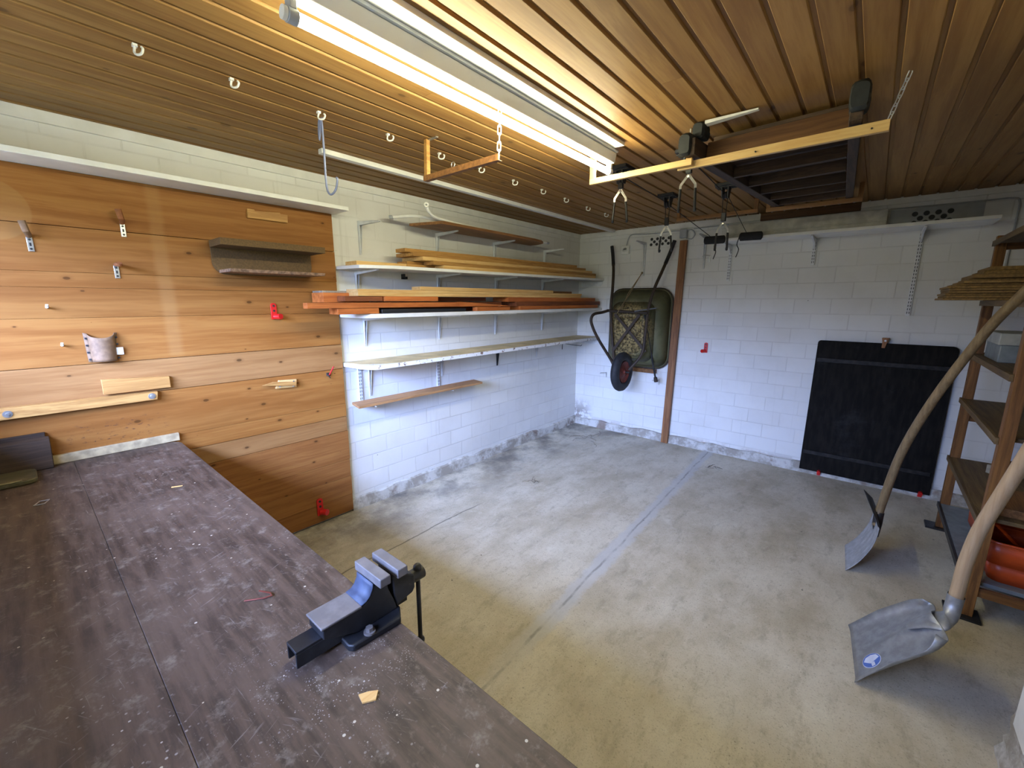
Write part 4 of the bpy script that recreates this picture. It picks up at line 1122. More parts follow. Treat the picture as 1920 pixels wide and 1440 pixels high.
chain((2.600, -2.300, 2.054), (2.637, -2.282, 2.198), 'steel chain from the ceiling to the yellow hanging lath', PM['lacq'], 0.034, 0.012, 0.0019)

# old slatted frame stored under the ceiling
t = thing('slatted_frame', 'old dark slatted wooden frame stored under the ceiling', 'wooden frame', (2.25, -1.4, 2.06))
def rail(xa, xb, w_, ya=-2.36, yb=-0.58, za=2.060, zb=2.120, h=0.068):
    return MB().hexa([(xa, ya, za), (xa + w_, ya, za), (xb + w_, yb, zb), (xb, yb, zb)], [(xa, ya, za + h), (xa + w_, ya, za + h), (xb + w_, yb, zb + h), (xb, yb, zb + h)])
obj('side_rail', rail(1.944, 2.008, 0.046), PM['darkY'], t, bevel=0.003)
obj('side_rail', rail(2.496, 2.405, 0.038, h=0.062), PM['darkY'], t, bevel=0.003)
obj('front_board', MB().hexa([(1.996, -2.232, 2.064), (2.493, -2.242, 2.064), (2.493, -2.215, 2.064), (1.996, -2.205, 2.064)], [(1.998, -2.222, 2.140), (2.490, -2.232, 2.148), (2.490, -2.205, 2.148), (1.998, -2.195, 2.140)]), PM['deckX'], t, bevel=0.002)
obj('upper_board', MB().hexa([(1.998, -2.145, 2.163), (2.490, -2.155, 2.171), (2.490, -2.12, 2.171), (1.998, -2.11, 2.163)], [(1.998, -2.145, 2.182), (2.490, -2.155, 2.188), (2.490, -2.12, 2.188), (1.998, -2.11, 2.182)]), PM['darkX'], t, bevel=0.002)
for yl, yr in ((-1.80, -1.83), (-1.52, -1.56), (-1.25, -1.26), (-0.99, -1.02), (-0.74, -0.77)):
    u = (yl + 2.36) / 1.78
    xa, xb = 1.944 + 0.064 * u + 0.046, 2.496 - 0.091 * u
    z = 2.062 + 0.060 * u
    obj('slat', MB().hexa([(xa, yl - 0.012, z), (xb, yr - 0.012, z), (xb, yr + 0.012, z), (xa, yl + 0.012, z)], [(xa, yl - 0.012, z + 0.05), (xb, yr - 0.012, z + 0.05), (xb, yr + 0.012, z + 0.05), (xa, yl + 0.012, z + 0.05)]), PM['darkX'], t, bevel=0.001)
obj('backing_panel', MB().hexa([(1.99, -2.1, 2.132), (2.494, -2.1, 2.132), (2.404, -0.6, 2.180), (2.054, -0.6, 2.180)], [(1.99, -2.1, 2.140), (2.494, -2.1, 2.140), (2.404, -0.6, 2.188), (2.054, -0.6, 2.188)]), PM['darkX'], t)
def wrap_lump(p, q, w_, h, seed):
    random.seed(seed)
    p, q = Vector(p), Vector(q); rows = []
    for i in range(10):
        c = p.lerp(q, i / 9)
        k = 0.82 if i in (0, 9) else (0.93 if i in (4, 5) else 1.0)
        row = []
        for j in range(17):
            a = 2 * math.pi * (j % 16) / 16
            ca, sa = math.cos(a), math.sin(a)
            rx = (abs(ca) ** 0.5) * (1 if ca > 0 else -1) * w_ / 2 * k; rz = (abs(sa) ** 0.5) * (1 if sa > 0 else -1) * h / 2 * k
            row.append((c.x + rx * (1 + 0.05 * math.sin(i * 2.1 + j)), c.y, c.z + rz * (1 + 0.05 * math.cos(i * 1.7 + j * 1.3))))
        rows.append(row)
    m_ = MB(); m_.grid(rows)
    m_.add(rows[0][:16], [tuple(range(16))]); m_.add(rows[-1][:16], [tuple(range(16))])
    return m_
obj('end_wrap', wrap_lump((1.948, -2.375, 2.104), (1.962, -2.285, 2.108), 0.052, 0.088, 1), PM['wrap'], t)
obj('end_wrap', wrap_lump((1.982, -2.325, 2.166), (1.990, -2.245, 2.166), 0.046, 0.062, 2), PM['wrap'], t)
obj('end_wrap', wrap_lump((2.519, -2.385, 2.130), (2.517, -2.300, 2.134), 0.056, 0.092, 3), PM['wrap'], t)
solo('white_strip', MB().hexa([(2.012, -2.33, 2.180), (2.205, -2.318, 2.188), (2.205, -2.300, 2.188), (2.012, -2.29, 2.180)], [(2.012, -2.33, 2.193), (2.205, -2.318, 2.194), (2.205, -2.300, 2.194), (2.012, -2.29, 2.193)]), PM['white_old'], 'white strip of wood sticking out above the black end wrap', 'strip', bevel=0.001)

# bicycle hoists
def hoist(label, ax, ay, bx, by, pa, pb, cleat_p, za, zb, spread=0.02):
    t = thing('bicycle_hoist', label, 'hoist', ((ax + bx) / 2, (ay + by) / 2, 2.0), 'bicycle hoists on the ceiling')
    for (x, y) in ((ax, ay), (bx, by)):
        m_ = MB()
        m_.box(x - 0.055, x + 0.055, y - 0.062, y + 0.062, 2.184, 2.1995)
        for k in (-0.03, 0.0, 0.03):
            m_.box(x - 0.058, x + 0.058, y + k - 0.004, y + k + 0.004, 2.178, 2.184)
        for s_ in (-1, 1):
            m_.hexa([(x + s_ * 0.016 - 0.003, y - 0.018, 2.115), (x + s_ * 0.016 + 0.003, y - 0.018, 2.115), (x + s_ * 0.016 + 0.003, y + 0.018, 2.115), (x + s_ * 0.016 - 0.003, y + 0.018, 2.115)],
                    [(x + s_ * 0.020 - 0.003, y - 0.036, 2.185), (x + s_ * 0.020 + 0.003, y - 0.036, 2.185), (x + s_ * 0.020 + 0.003, y + 0.036, 2.185), (x + s_ * 0.020 - 0.003, y + 0.036, 2.185)])
        b_ = obj('pulley_bracket', m_, PM['black'], t)
        obj('pulley_wheel', MB().lathe([(0.004, -0.009), (0.024, -0.009), (0.018, 0), (0.024, 0.009), (0.004, 0.009), (0.004, -0.009)], (x, y, 2.135), (1, 0, 0), 20), PM['black'], b_)
    for (x, y, zt, dirv, sp) in ((ax, ay, za, pa, 1), (bx, by, zb, pb, 1)):
        # zt: height of the pivot of the two hooks
        m_ = MB()
        m_.box(x - 0.014, x + 0.014, y - 0.010, y + 0.010, zt + 0.018, zt + 0.072)
        k_ = obj('pulley_block', m_, PM['black'], t, bevel=0.003)
        dx, dy = dirv
        for s_ in (-1, 1):
            o_ = Vector((dx * s_, dy * s_, 0))
            c = Vector((x, y, zt))
            m2 = MB()
            p0, p1, p2 = c + Vector((0, 0, 0.014)), c + o_ * 0.036 + Vector((0, 0, -0.035)), c + o_ * 0.036 + Vector((0, 0, -0.065))
            m2.bar(p0, p1, 0.012, 0.003, (dy, -dx, 0)); m2.bar(p1, p2, 0.012, 0.003, (dy, -dx, 0))
            a_ = obj('hook_arm', m2, PM['steel'], t)
            m3 = MB()
            e = o_ * (0.036 + spread * (1.0 if s_ > 0 else 0.6))
            p3 = c + e + Vector((0, 0, -0.150))
            sd = Vector((-dy, dx, 0)) * 0.020
            m3.tube([p2 + Vector((0, 0, 0.012)), p3, p3 + sd * 0.4 + Vector((0, 0, -0.010)), p3 + sd + Vector((0, 0, -0.008)), p3 + sd * 1.15 + Vector((0, 0, 0.006))], 0.0068, 8)
            obj('coated_hook', m3, PM['black'], t)
        obj('pivot', MB().cyl((x, y - 0.008, zt + 0.004), (x, y + 0.008, zt + 0.004), 0.006, None, 10), PM['steel'], t)
    m_ = MB()
    for (x, y, zt) in ((ax, ay, za), (bx, by, zb)):
        for s_ in (-0.010, 0.010):
            m_.tube([(x + s_ * 1.6, y, 2.135), (x + s_, y, zt + 0.06)], 0.0022, 6)
    m_.tube([(ax + 0.012, ay, 2.150), (bx - 0.012, by, 2.150)], 0.0026, 6)
    m_.tube([(bx + 0.016, by, 2.125), (cleat_p[0] - 0.03, cleat_p[1] - 0.03, cleat_p[2] + 0.03)], 0.0026, 6)
    tail = (cleat_p[0] + (0.02 if cleat_p[0] < 1.6 else -0.08), cleat_p[1] - 0.02, cleat_p[2])
    m_.tube(smooth_path([tail, (tail[0] - 0.012, tail[1], tail[2] - 0.06), (tail[0] + 0.004, tail[1], tail[2] - 0.10), (tail[0] - 0.012, tail[1], tail[2] - 0.16)], 4), 0.0036, 6)
    obj('rope', m_, PM['rope'], t)
    m_ = MB()
    rows = []
    for i in range(13):
        a = math.pi * i / 12
        xx = cleat_p[0] - 0.087 * math.cos(a)
        rr = 0.033 * min(1.0, math.sin(a) * 2.2 + 0.02)
        rows.append([(xx, cleat_p[1] - 0.016 * math.cos(2 * math.pi * k / 16) * min(1, math.sin(a) * 2.2 + 0.1), cleat_p[2] + (xx - cleat_p[0]) * -0.02 + rr * math.sin(2 * math.pi * k / 16)) for k in range(17)])
    obj('rope_cleat', m_.grid(rows), PM['rope'], t)
    return t
hoist('left bicycle hoist whose hooks hang before and beside the wheelbarrow', 1.455, -1.95, 1.432, -1.17, (0.8, 0.35), (0.95, 0.1), (1.532, -0.335, 1.975), 2.070, 1.975, 0.012)
hoist('right bicycle hoist beside the old slatted frame under the ceiling', 1.842, -1.98, 1.818, -1.20, (0.95, 0.25), (0.85, 0.3), (1.807, -0.335, 1.980), 2.075, 1.955, 0.004)

# ------------------------------------------------------------------ back wall
solo('wall_plank', MB().hexa([(1.100, -0.058, 0.002), (1.168, -0.058, 0.002), (1.168, -0.026, 0.002), (1.100, -0.026, 0.002)], [(1.137, -0.040, 2.036), (1.204, -0.040, 2.036), (1.204, -0.008, 2.036), (1.137, -0.008, 2.036)]), PM['brownZ'], 'tall brown plank standing against the back wall by the wheelbarrow', 'plank', bevel=0.002)
t = thing('cable_run', 'grey cable running under the ceiling trim of the back wall', 'cable', (1.9, -0.01, 2.03))
obj('cable', MB().tube(smooth_path([(0.575, -0.012, 2.035), (0.590, -0.010, 2.10), (0.625, -0.008, 2.140), (0.72, -0.008, 2.136), (0.90, -0.008, 2.128), (1.06, -0.008, 2.134), (1.135, -0.010, 2.128)], 6), 0.0055, 8), PM['grey_plastic'], t)
obj('cable', MB().tube(smooth_path([(1.185, -0.030, 2.128), (1.235, -0.022, 2.125), (1.262, -0.012, 2.085), (1.235, -0.010, 2.046), (1.185, -0.014, 2.055)], 6), 0.0050, 8), PM['grey_plastic'], t)
obj('cable', MB().tube(smooth_path([(1.25, -0.008, 2.136), (1.55, -0.008, 2.140)], 4), 0.0045, 8), PM['grey_plastic'], t)
obj('cable', MB().tube(smooth_path([(2.642, -0.011, 2.128), (2.80, -0.011, 2.124), (3.10, -0.011, 2.121), (3.235, -0.009, 2.120), (3.268, -0.008, 2.095), (3.270, -0.008, 2.00), (3.268, -0.008, 1.80), (3.27, -0.008, 1.45)], 6), 0.0055, 8), PM['grey_plastic'], t)
t = thing('junction_box', 'grey junction box on the back wall above the plank', 'junction box', (1.16, -0.001, 2.055))
obj('body', MB().box(1.128, 1.196, -0.040, -0.001, 2.058, 2.138), PM['grey_plastic'], t, bevel=0.005)
obj('lid', MB().box(1.132, 1.192, -0.0445, -0.0405, 2.062, 2.134), PM['grey_plastic'], t, bevel=0.002)
t = thing('power_socket', 'white power socket on the back wall above the wheelbarrow', 'socket', (0.57, -0.001, 1.945))
obj('body', MB().box(0.525, 0.612, -0.034, -0.001, 1.948, 2.034), PM['plastic_w'], t, bevel=0.005)
m_ = MB(); m_.lathe([(0.0, -0.004), (0.020, -0.004), (0.024, 0.001), (0.030, 0.001), (0.031, -0.002), (0.0, -0.002)], (0.568, -0.036, 1.991), (0, -1, 0), 28)
obj('socket_face', m_, PM['plastic_w'], t)
obj('pin_holes', MB().cyl((0.558, -0.0335, 1.991), (0.558, -0.0365, 1.991), 0.003, None, 8).cyl((0.578, -0.0335, 1.991), (0.578, -0.0365, 1.991), 0.003, None, 8), PM['black'], t)
def vent(xs, zs, r_, plate, label):
    t = thing('vent_block', label, 'vent', (plate[0], -0.001, plate[2]), 'perforated vent blocks in the back wall')
    obj('plate', MB().box(plate[0], plate[1], -0.004, -0.0005, plate[2], plate[3]), PM['wall_b'] if plate[4] else PM['grey_plastic'], t)
    for x, z in [(a, b) for a, b in zip(xs, zs)]:
        m_ = MB(); m_.cyl((x, -0.0042, z), (x, -0.0052, z), r_, None, 18)
        obj('hole', m_, PM['black'], t)
hx, hz = [], []
for k in range(4):
    hx += [0.842 + 0.058 * k, 0.838 + 0.058 * k]; hz += [2.076, 2.024]
for k in range(3):
    hx.append(0.870 + 0.058 * k); hz.append(2.050)
vent(hx, hz, 0.0145, (0.815, 1.045, 2.003, 2.097, True), 'perforated vent block above the wheelbarrow')
hx, hz = [], []
for k in range(4):
    hx += [2.780 + 0.060 * k, 2.780 + 0.060 * k]; hz += [2.078, 2.016]
for k in range(3):
    hx.append(2.810 + 0.060 * k); hz.append(2.047)
vent(hx, hz, 0.0165, (2.645, 3.12, 1.99, 2.118, False), 'perforated grey vent block above the long right-hand shelf')
bracket(0, 2.050, 0.33, 0.22, 'white bracket on the back wall left of the vent, rope tied on', group='brackets on the back wall', wall='y', x=0.778)
bracket(0, 2.062, 0.30, 0.20, 'white bracket on the back wall beside the left rope bundle', group='brackets on the back wall', wall='y', x=1.364)
solo('long_shelf', MB().box(1.47, 3.168, -0.300, -0.002, 1.963, 1.985), PM['white'], 'long white shelf high on the back wall', 'shelf', bevel=0.0015)
t = thing('white_casing', 'white painted casing lying on the long back wall shelf', 'panel', (2.1, -0.05, 1.986))
obj('casing', MB().box(1.556, 2.632, -0.075, -0.003, 1.986, 2.125), PM['white_old'], t, bevel=0.004)
obj('ledge_strip', MB().box(1.556, 2.632, -0.085, -0.0755, 2.040, 2.052), PM['white_old'], t, bevel=0.002)
slotted_rail((1.588, 0, 0), 1.645, 1.960, 'slotted rail on the back wall right of the hoist hooks', 'y')
slotted_rail((2.211, 0, 0), 1.755, 1.960, 'short slotted rail under the middle of the long shelf', 'y')
slotted_rail((2.836, 0, 0), 1.360, 1.960, 'long slotted rail reaching down from the long shelf', 'y')
for x, lb in ((1.588, 'white shelf arm on the slotted rail at the hoist hooks'), (2.211, 'white shelf arm on the short slotted rail'), (2.836, 'white shelf arm on the long slotted rail')):
    m_ = MB(); m_.prism([(x - 0.006, -0.013, 1.961), (x - 0.006, -0.27, 1.961), (x - 0.006, -0.28, 1.952), (x - 0.006, -0.10, 1.925), (x - 0.006, -0.013, 1.880)], (0.012, 0, 0))
    solo('rail_bracket', m_, PM['lacq'], lb, 'bracket', bevel=0.001)
def zhook(x, z, label):
    m_ = MB(); m_.box(x, x + 0.012, -0.005, -0.0005, z - 0.035, z + 0.025); m_.tube([(x + 0.006, -0.003, z + 0.020), (x + 0.002, -0.04, z + 0.022), (x - 0.03, -0.055, z + 0.020), (x - 0.045, -0.056, z + 0.012)], 0.004, 8)
    solo('wall_hook', m_, PM['steel'], label, 'hook', 'small steel hooks on the back wall')
zhook(0.400, 0.645, 'small steel hook on the back wall left of the barrow wheel')
zhook(1.010, 0.635, 'small steel hook on the back wall beside the barrow leg foot')
zhook(1.405, 1.860, 'small steel hook on the back wall right of the plank top')

# dark board
t = thing('dark_board', 'large black board with rounded corners leaning on the back wall', 'board', (2.72, -0.03, 0.032))
poly = [(2.318, 0.035), (3.135, 0.035), (3.135, 1.122)] + [(3.105 + 0.03 * math.cos(R(a)), 1.122 + 0.03 * math.sin(R(a))) for a in (30, 60, 90)] + [(2.346 - 0.02 * math.sin(R(a)), 1.132 + 0.02 * math.cos(R(a))) for a in (0, 30, 60, 90)]
obj('sheet', MB().prism([(a, -0.044, b) for a, b in poly], (0, 0.012, 0)), PM['tar'], t, bevel=0.002)
obj('top_rail', MB().box(2.335, 3.125, -0.056, -0.0445, 0.975, 1.010), PM['tar_rail'], t, bevel=0.003)
obj('bottom_rail', MB().box(2.330, 3.118, -0.056, -0.0445, 0.182, 0.215), PM['tar_rail'], t, bevel=0.003)
t = thing('turn_button', 'small brown wooden turn button holding the black board top', 'turn button', (2.735, -0.03, 1.12))
obj('button', MB().prism([(2.722, -0.046, 1.118), (2.742, -0.046, 1.116), (2.752, -0.046, 1.165), (2.762, -0.046, 1.195), (2.716, -0.046, 1.193), (2.722, -0.046, 1.160)], (0, -0.012, 0)), PM['brownZ'], t, bevel=0.002)
obj('spacer', MB().box(2.722, 2.756, -0.0455, -0.0005, 1.158, 1.192), PM['brownZ'], t)
obj('screw', MB().cyl((2.738, -0.058, 1.172), (2.738, -0.061, 1.172), 0.007, None, 12), PM['steel'], t)
for x, z, lb in ((2.458, 0.042, 'red clip at the lower left corner of the black board'), (3.085, 0.042, 'red clip at the lower right corner of the black board')):
    m_ = MB(); m_.cyl((x, -0.030, z), (x, -0.075, z), 0.014, 0.012, 14); m_.box(x - 0.012, x + 0.012, -0.031, -0.024, z - 0.038, z + 0.0)
    solo('red_peg', m_, PM['red'], lb, 'peg', 'red pegs under the black board')

# wheelbarrow hung on the wall
t = thing('wheelbarrow', 'muddy green wheelbarrow hanging upright on the back wall', 'wheelbarrow', (0.77, -0.30, 0.53))
def rrect(xa, xb, za, zb, r_, y, n=5):
    out = []
    for cx, cz, a0 in ((xb - r_, za + r_, -90), (xb - r_, zb - r_, 0), (xa + r_, zb - r_, 90), (xa + r_, za + r_, 180)):
        for i in range(n + 1):
            a = R(a0 + 90 * i / n)
            out.append((cx + r_ * math.cos(a), y, cz + r_ * math.sin(a)))
    return out
secs = [rrect(0.440, 1.112, 0.778, 1.590, 0.13, -0.035), rrect(0.452, 1.100, 0.790, 1.575, 0.12, -0.05), rrect(0.535, 1.005, 0.855, 1.455, 0.10, -0.19), rrect(0.605, 0.945, 0.915, 1.345, 0.07, -0.285), rrect(0.640, 0.915, 0.950, 1.310, 0.05, -0.297)]
m_ = MB()
for k in range(len(secs) - 1):
    n = len(secs[0])
    m_.add(secs[k] + secs[k + 1], [(i, (i + 1) % n, n + (i + 1) % n, n + i) for i in range(n)])
n = len(secs[-1]); m_.add(secs[-1], [tuple(range(n))])
tr = obj('tray', m_, PM['tray'], t, solid=0.003, smooth=50)
obj('rolled_rim', MB().tube(secs[0], 0.008, 8, closed=True), PM['frame'], tr)
hl = smooth_path([(0.440, -0.075, 2.030), (0.470, -0.10, 1.92), (0.535, -0.20, 1.765), (0.570, -0.27, 1.58), (0.590, -0.325, 1.38), (0.625, -0.335, 1.10), (0.665, -0.345, 0.86), (0.705, -0.395, 0.775)], 5)
hr = smooth_path([(1.098, -0.075, 2.032), (1.072, -0.10, 1.92), (1.046, -0.20, 1.745), (1.010, -0.27, 1.58), (0.985, -0.325, 1.38), (0.975, -0.335, 1.15), (0.955, -0.345, 0.95), (0.855, -0.395, 0.790)], 5)
fr = obj('frame_tube', MB().tube(hl, 0.0145, 12), PM['frame'], t)
obj('frame_tube', MB().tube(hr, 0.0145, 12), PM['frame'], t)
obj('hand_grip', MB().tube([hl[0] + (hl[0] - hl[2]) * 0.1] + hl[:9], 0.0175, 12), PM['rubber'], t)
obj('hand_grip', MB().tube([hr[0] + (hr[0] - hr[2]) * 0.1] + hr[:9], 0.0175, 12), PM['rubber'], t)
obj('cross_tube', MB().tube([(0.565, -0.350, 1.368), (0.70, -0.352, 1.362), (0.99, -0.350, 1.352)], 0.014, 12), PM['frame'], t)
obj('brace', MB().bar((0.645, -0.345, 0.965), (0.905, -0.335, 1.335), 0.028, 0.006, (0, 1, 0)), PM['frame'], t)
obj('brace', MB().bar((0.640, -0.330, 1.335), (0.985, -0.325, 0.975), 0.028, 0.006, (0, 1, 0)), PM['frame'], t)
obj('stand_leg', MB().tube(smooth_path([(0.575, -0.350, 1.368), (0.560, -0.44, 1.352), (0.548, -0.580, 1.338), (0.540, -0.625, 1.300), (0.545, -0.620, 1.235), (0.575, -0.545, 1.10), (0.650, -0.385, 0.870), (0.690, -0.39, 0.80)], 5), 0.0145, 12), PM['frame'], t)
obj('stand_stub', MB().bar((0.865, -0.365, 1.366), (1.055, -0.30, 1.397), 0.022, 0.010), PM['black_steel'], t)
m_ = MB(); m_.tube([(0.935, -0.290, 1.330), (1.030, -0.14, 0.690)], 0.009, 10)
lg = obj('loose_stand_rod', m_, PM['black_steel'], t)
obj('rod_foot', MB().tube([(1.029, -0.142, 0.700), (1.036, -0.132, 0.655)], [0.017, 0.020], 12), PM['frame'], lg)
WC = (0.785, -0.405, 0.765)
m_ = MB()
prof = []
for k in range(13):
    a = 2 * math.pi * k / 12
    prof.append((0.152 + 0.047 * math.cos(a), 0.042 * math.sin(a)))
tw = obj('tyre', m_.lathe(prof, WC, (1, 0, 0), 48), PM['rubber'], t)
m_ = MB(); m_.lathe([(0.018, -0.045), (0.024, -0.030), (0.060, -0.014), (0.092, -0.018), (0.108, -0.030), (0.110, 0.0), (0.108, 0.030), (0.092, 0.018), (0.060, 0.014), (0.024, 0.030), (0.018, 0.045)], WC, (1, 0, 0), 40)
obj('wheel_rim', m_, plain('red_rim', srgb(112, 46, 32), 0.65, 0, 0.2, 30), t)
obj('axle', MB().cyl((0.700, -0.405, 0.765), (0.862, -0.405, 0.765), 0.009, None, 12), PM['black_steel'], t)
solo('tie_cord', MB().tube([(0.775, -0.040, 1.752), (0.735, -0.20, 1.55), (0.700, -0.372, 1.372), (0.690, -0.373, 1.345), (0.694, -0.340, 1.340), (0.720, -0.22, 1.54), (0.768, -0.035, 1.74)], 0.0038, 8).ball((0.774, -0.036, 1.75), 0.010), PM['cord'], 'thin tie cord between a wall bracket and the wheelbarrow', 'cord')
solo('support_batten', MB().box(0.50, 0.985, -0.045, -0.002, 0.720, 0.763), PM['brownY'], 'short wooden batten under the wheelbarrow tray', 'batten', bevel=0.002)

# ------------------------------------------------------------------ rack at the right
t = thing('storage_rack', 'brown wooden storage rack at the right wall', 'rack', (3.40, -1.05, 0.0))
RX0, RX1, RY0, RY1 = 3.132, 3.66, -1.60, -0.525
for x in (RX0, RX1):
    for y in (RY0, RY1 - 0.044):
        obj('post', MB().box(x, x + 0.044, y, y + 0.044, 0.012, 1.835), PM['rackZ'], t, bevel=0.002)
        obj('foot_plate', MB().box(x - 0.05, x + 0.07, y - 0.03, y + 0.08, 0.0, 0.0115), PM['black_steel'], t)
for y in (RY0 + 0.012, RY1 - 0.032):
    for z in (0.115, 0.735, 1.12, 1.755):
        obj('rung', MB().box(RX0 + 0.0445, RX1 - 0.0005, y, y + 0.020, z, z + 0.042), PM['rackX'], t, bevel=0.001)
for z in (0.158, 0.478, 0.858, 1.138, 1.450, 1.790):
    obj('rack_shelf', MB().box(RX0 + 0.0005, RX1 + 0.04, RY0 + 0.046, RY1 - 0.046, z, z + 0.018), PM['rackY'] if z > 0.3 else PM['grey_box'], t, bevel=0.001)
    obj('shelf_edge', MB().box(RX0 - 0.012, RX0 - 0.0005, RY0 + 0.010, RY1 - 0.01, z - 0.012, z + 0.018), PM['rackY'] if z > 0.3 else PM['black_steel'], t, bevel=0.001)
random.seed(21)
zz = 1.4695
GB = 'chipboards on the rack'
for i in range(9):
    th = 0.0125
    left = 2.925 + 0.003 * i + random.uniform(-0.008, 0.010) if i < 6 else 2.940 + 0.022 * (i - 5)
    solo('chipboard', MB().box(left, 3.60, -1.02 + random.uniform(-0.028, 0.028), -0.60, zz, zz + th - 0.0018), PM['osb'], ('lowest', 'second lowest', 'third lowest', 'fourth lowest', 'fifth lowest', 'sixth lowest', 'seventh lowest', 'eighth lowest', 'ninth lowest')[i] + ' sheet of the chipboard stack on the rack', 'board', GB)
    zz += th
for i, (l_, th) in enumerate(((3.015, 0.020), (3.055, 0.020), (3.075, 0.020))):
    solo('chipboard', MB().box(l_, 3.58, -1.00 - 0.03 * (i == 0) + 0.012 * (i == 2), -0.62, zz, zz + th - 0.0022), PM['osb'], ('bottom', 'middle', 'topmost')[i] + ' one of the three thick pale boards on the chipboard stack', 'board', GB)
    zz += th
t = thing('grey_tin_box', 'grey tin box on the rack shelf behind the worn shovel handle', 'box', (3.30, -0.90, 1.157))
obj('body', MB().box(3.155, 3.45, -1.08, -0.74, 1.1565, 1.245), PM['grey_box'], t, bevel=0.004)
obj('lid', MB().box(3.145, 3.46, -1.09, -0.73, 1.2455, 1.305), plain('pale_grey_lid', srgb(164, 166, 162), 0.5, 0.1), t, bevel=0.004)
t = thing('orange_crate', 'orange plastic crate on the lowest rack shelf', 'crate', (3.42, -1.25, 0.177))
m_ = MB()
def crate_ring(x0_, x1_, y0_, y1_, z):
    return rrect(x0_, x1_, y0_, y1_, 0.04, z, 4)
rings = [[(a, c_, z) for a, _, c_ in crate_ring(*b_, 0)] for b_, z in (((3.215, 3.61, -1.50, -1.02), 0.1765), ((3.205, 3.62, -1.51, -1.01), 0.265), ((3.190, 3.63, -1.525, -0.995), 0.270), ((3.185, 3.635, -1.53, -0.99), 0.375))]
n = len(rings[0])
for k in range(3):
    m_.add(rings[k] + rings[k + 1], [(i, (i + 1) % n, n + (i + 1) % n, n + i) for i in range(n)])
m_.add(rings[0], [tuple(range(n))])
obj('tub', m_, PM['orange'], t, solid=0.004)
obj('rim', MB().tube(rings[3], 0.006, 8, closed=True), PM['orange'], t)
solo('wood_offcut', MB().box(3.20, 3.60, -1.50, -1.18, 0.4965, 0.535), PM['brownY'], 'brown wood offcut on the rack shelf above the orange crate', 'offcut', bevel=0.002)
solo('wood_offcut', MB().prism([(3.25, -0.80, 0.497), (3.33, -0.72, 0.497), (3.40, -0.80, 0.497), (3.30, -0.86, 0.497)], (0, 0, 0.05)), PM['dust'], 'pale grey offcut further back on the rack shelf above the crate', 'offcut', bevel=0.002)

# ------------------------------------------------------------------ shovels
def lerp3(a, b, k):
    return Vector(a).lerp(Vector(b), k)
# near shovel: pan scoop standing on its cutting edge
t = thing('scoop_shovel', 'aluminium scoop shovel with pale wooden handle, nearest the camera', 'shovel', (2.90, -2.25, 0.0))
P1, P2 = Vector((2.775, -2.392, 0.004)), Vector((2.742, -2.040, 0.010))
H1, H2 = Vector((3.002, -2.412, 0.300)), Vector((2.970, -2.094, 0.300))
nrm = (H1 - P1).cross(P2 - P1).normalized()
if nrm.x > 0:
    nrm = -nrm
rows = []
NU, NV = 16, 20
for i in range(NU + 1):
    u = i / NU
    row = []
    for j in range(NV + 1):
        vv = j / NV
        a = P1.lerp(P2, vv); b = H1.lerp(H2, vv)
        wn_ = 1.0 - 0.05 * u
        p = a.lerp(b, u)
        mid = P1.lerp(P2, 0.5).lerp(H1.lerp(H2, 0.5), u)
        p = mid + (p - mid) * wn_
        e = abs(vv - 0.5) * 2
        side = max(0.0, (e - 0.80) / 0.20)
        lift = 0.030 * side ** 1.6 * (0.25 + 0.75 * min(1, u * 2.2))
        heel = max(0.0, (u - 0.80) / 0.20)
        lift += 0.012 * heel ** 1.8
        ridge = math.exp(-(e / (0.05 + 0.24 * max(0, u - 0.05))) ** 2) * (max(0, u - 0.12) / 0.88) ** 1.4 * 0.036
        # rounded heel corners
        if u > 0.80 and e > 0.66:
            k = ((u - 0.80) / 0.20 * (e - 0.66) / 0.34) ** 1.3 * 1.8
            p = p.lerp(mid.lerp(P1.lerp(P2, 0.5), 0.14), 0.16 * k)
        row.append(p + nrm * (lift + ridge))
    rows.append(row)
bl = obj('blade', MB().grid(rows), PM['alu'], t, solid=0.0022, smooth=60)
hm = H1.lerp(H2, 0.5) + nrm * 0.014
path = smooth_path([(3.006, -2.205, 0.350), (3.009, -2.205, 0.45), (3.011, -2.208, 0.54), (3.0235, -2.215, 0.67), (3.048, -2.230, 0.805), (3.078, -2.262, 0.985), (3.100, -2.32, 1.15), (3.118, -2.44, 1.36)], 5)
obj('handle', MB().tube(path, [0.0205] * len(path), 18), PM['ash'], t)
wd = (H2 - H1).normalized()
bd = (H1 - P1).normalized()
hm = H1.lerp(H2, 0.5)
cps = smooth_path([hm - bd * 0.11 + nrm * 0.030, hm - bd * 0.045 + nrm * 0.028, hm + bd * 0.008 + nrm * 0.010, Vector((2.9995, -2.228, 0.328)), Vector((3.0055, -2.207, 0.362)), Vector((3.0075, -2.205, 0.400))], 5)
rows_s = []
for i, c_ in enumerate(cps):
    k = i / (len(cps) - 1)
    tg = (cps[min(i + 1, len(cps) - 1)] - cps[max(i - 1, 0)]).normalized()
    th_ = tg.cross(wd).normalized()
    ww = 0.012 + (0.058 - 0.012) * min(1, k / 0.34) if k < 0.34 else 0.0235 + (0.058 - 0.0235) * max(0.0, 1 - (k - 0.34) / 0.46) ** 1.5
    tt = 0.004 + 0.0195 * min(1.0, k / 0.62)
    rows_s.append([c_ + wd * (ww * math.cos(2 * math.pi * j / 20)) + th_ * (tt * math.sin(2 * math.pi * j / 20)) for j in range(21)])
m_ = MB(); m_.grid(rows_s); m_.add(rows_s[0][:20], [tuple(range(20))])
obj('socket', m_, PM['alu'], t, smooth=60)
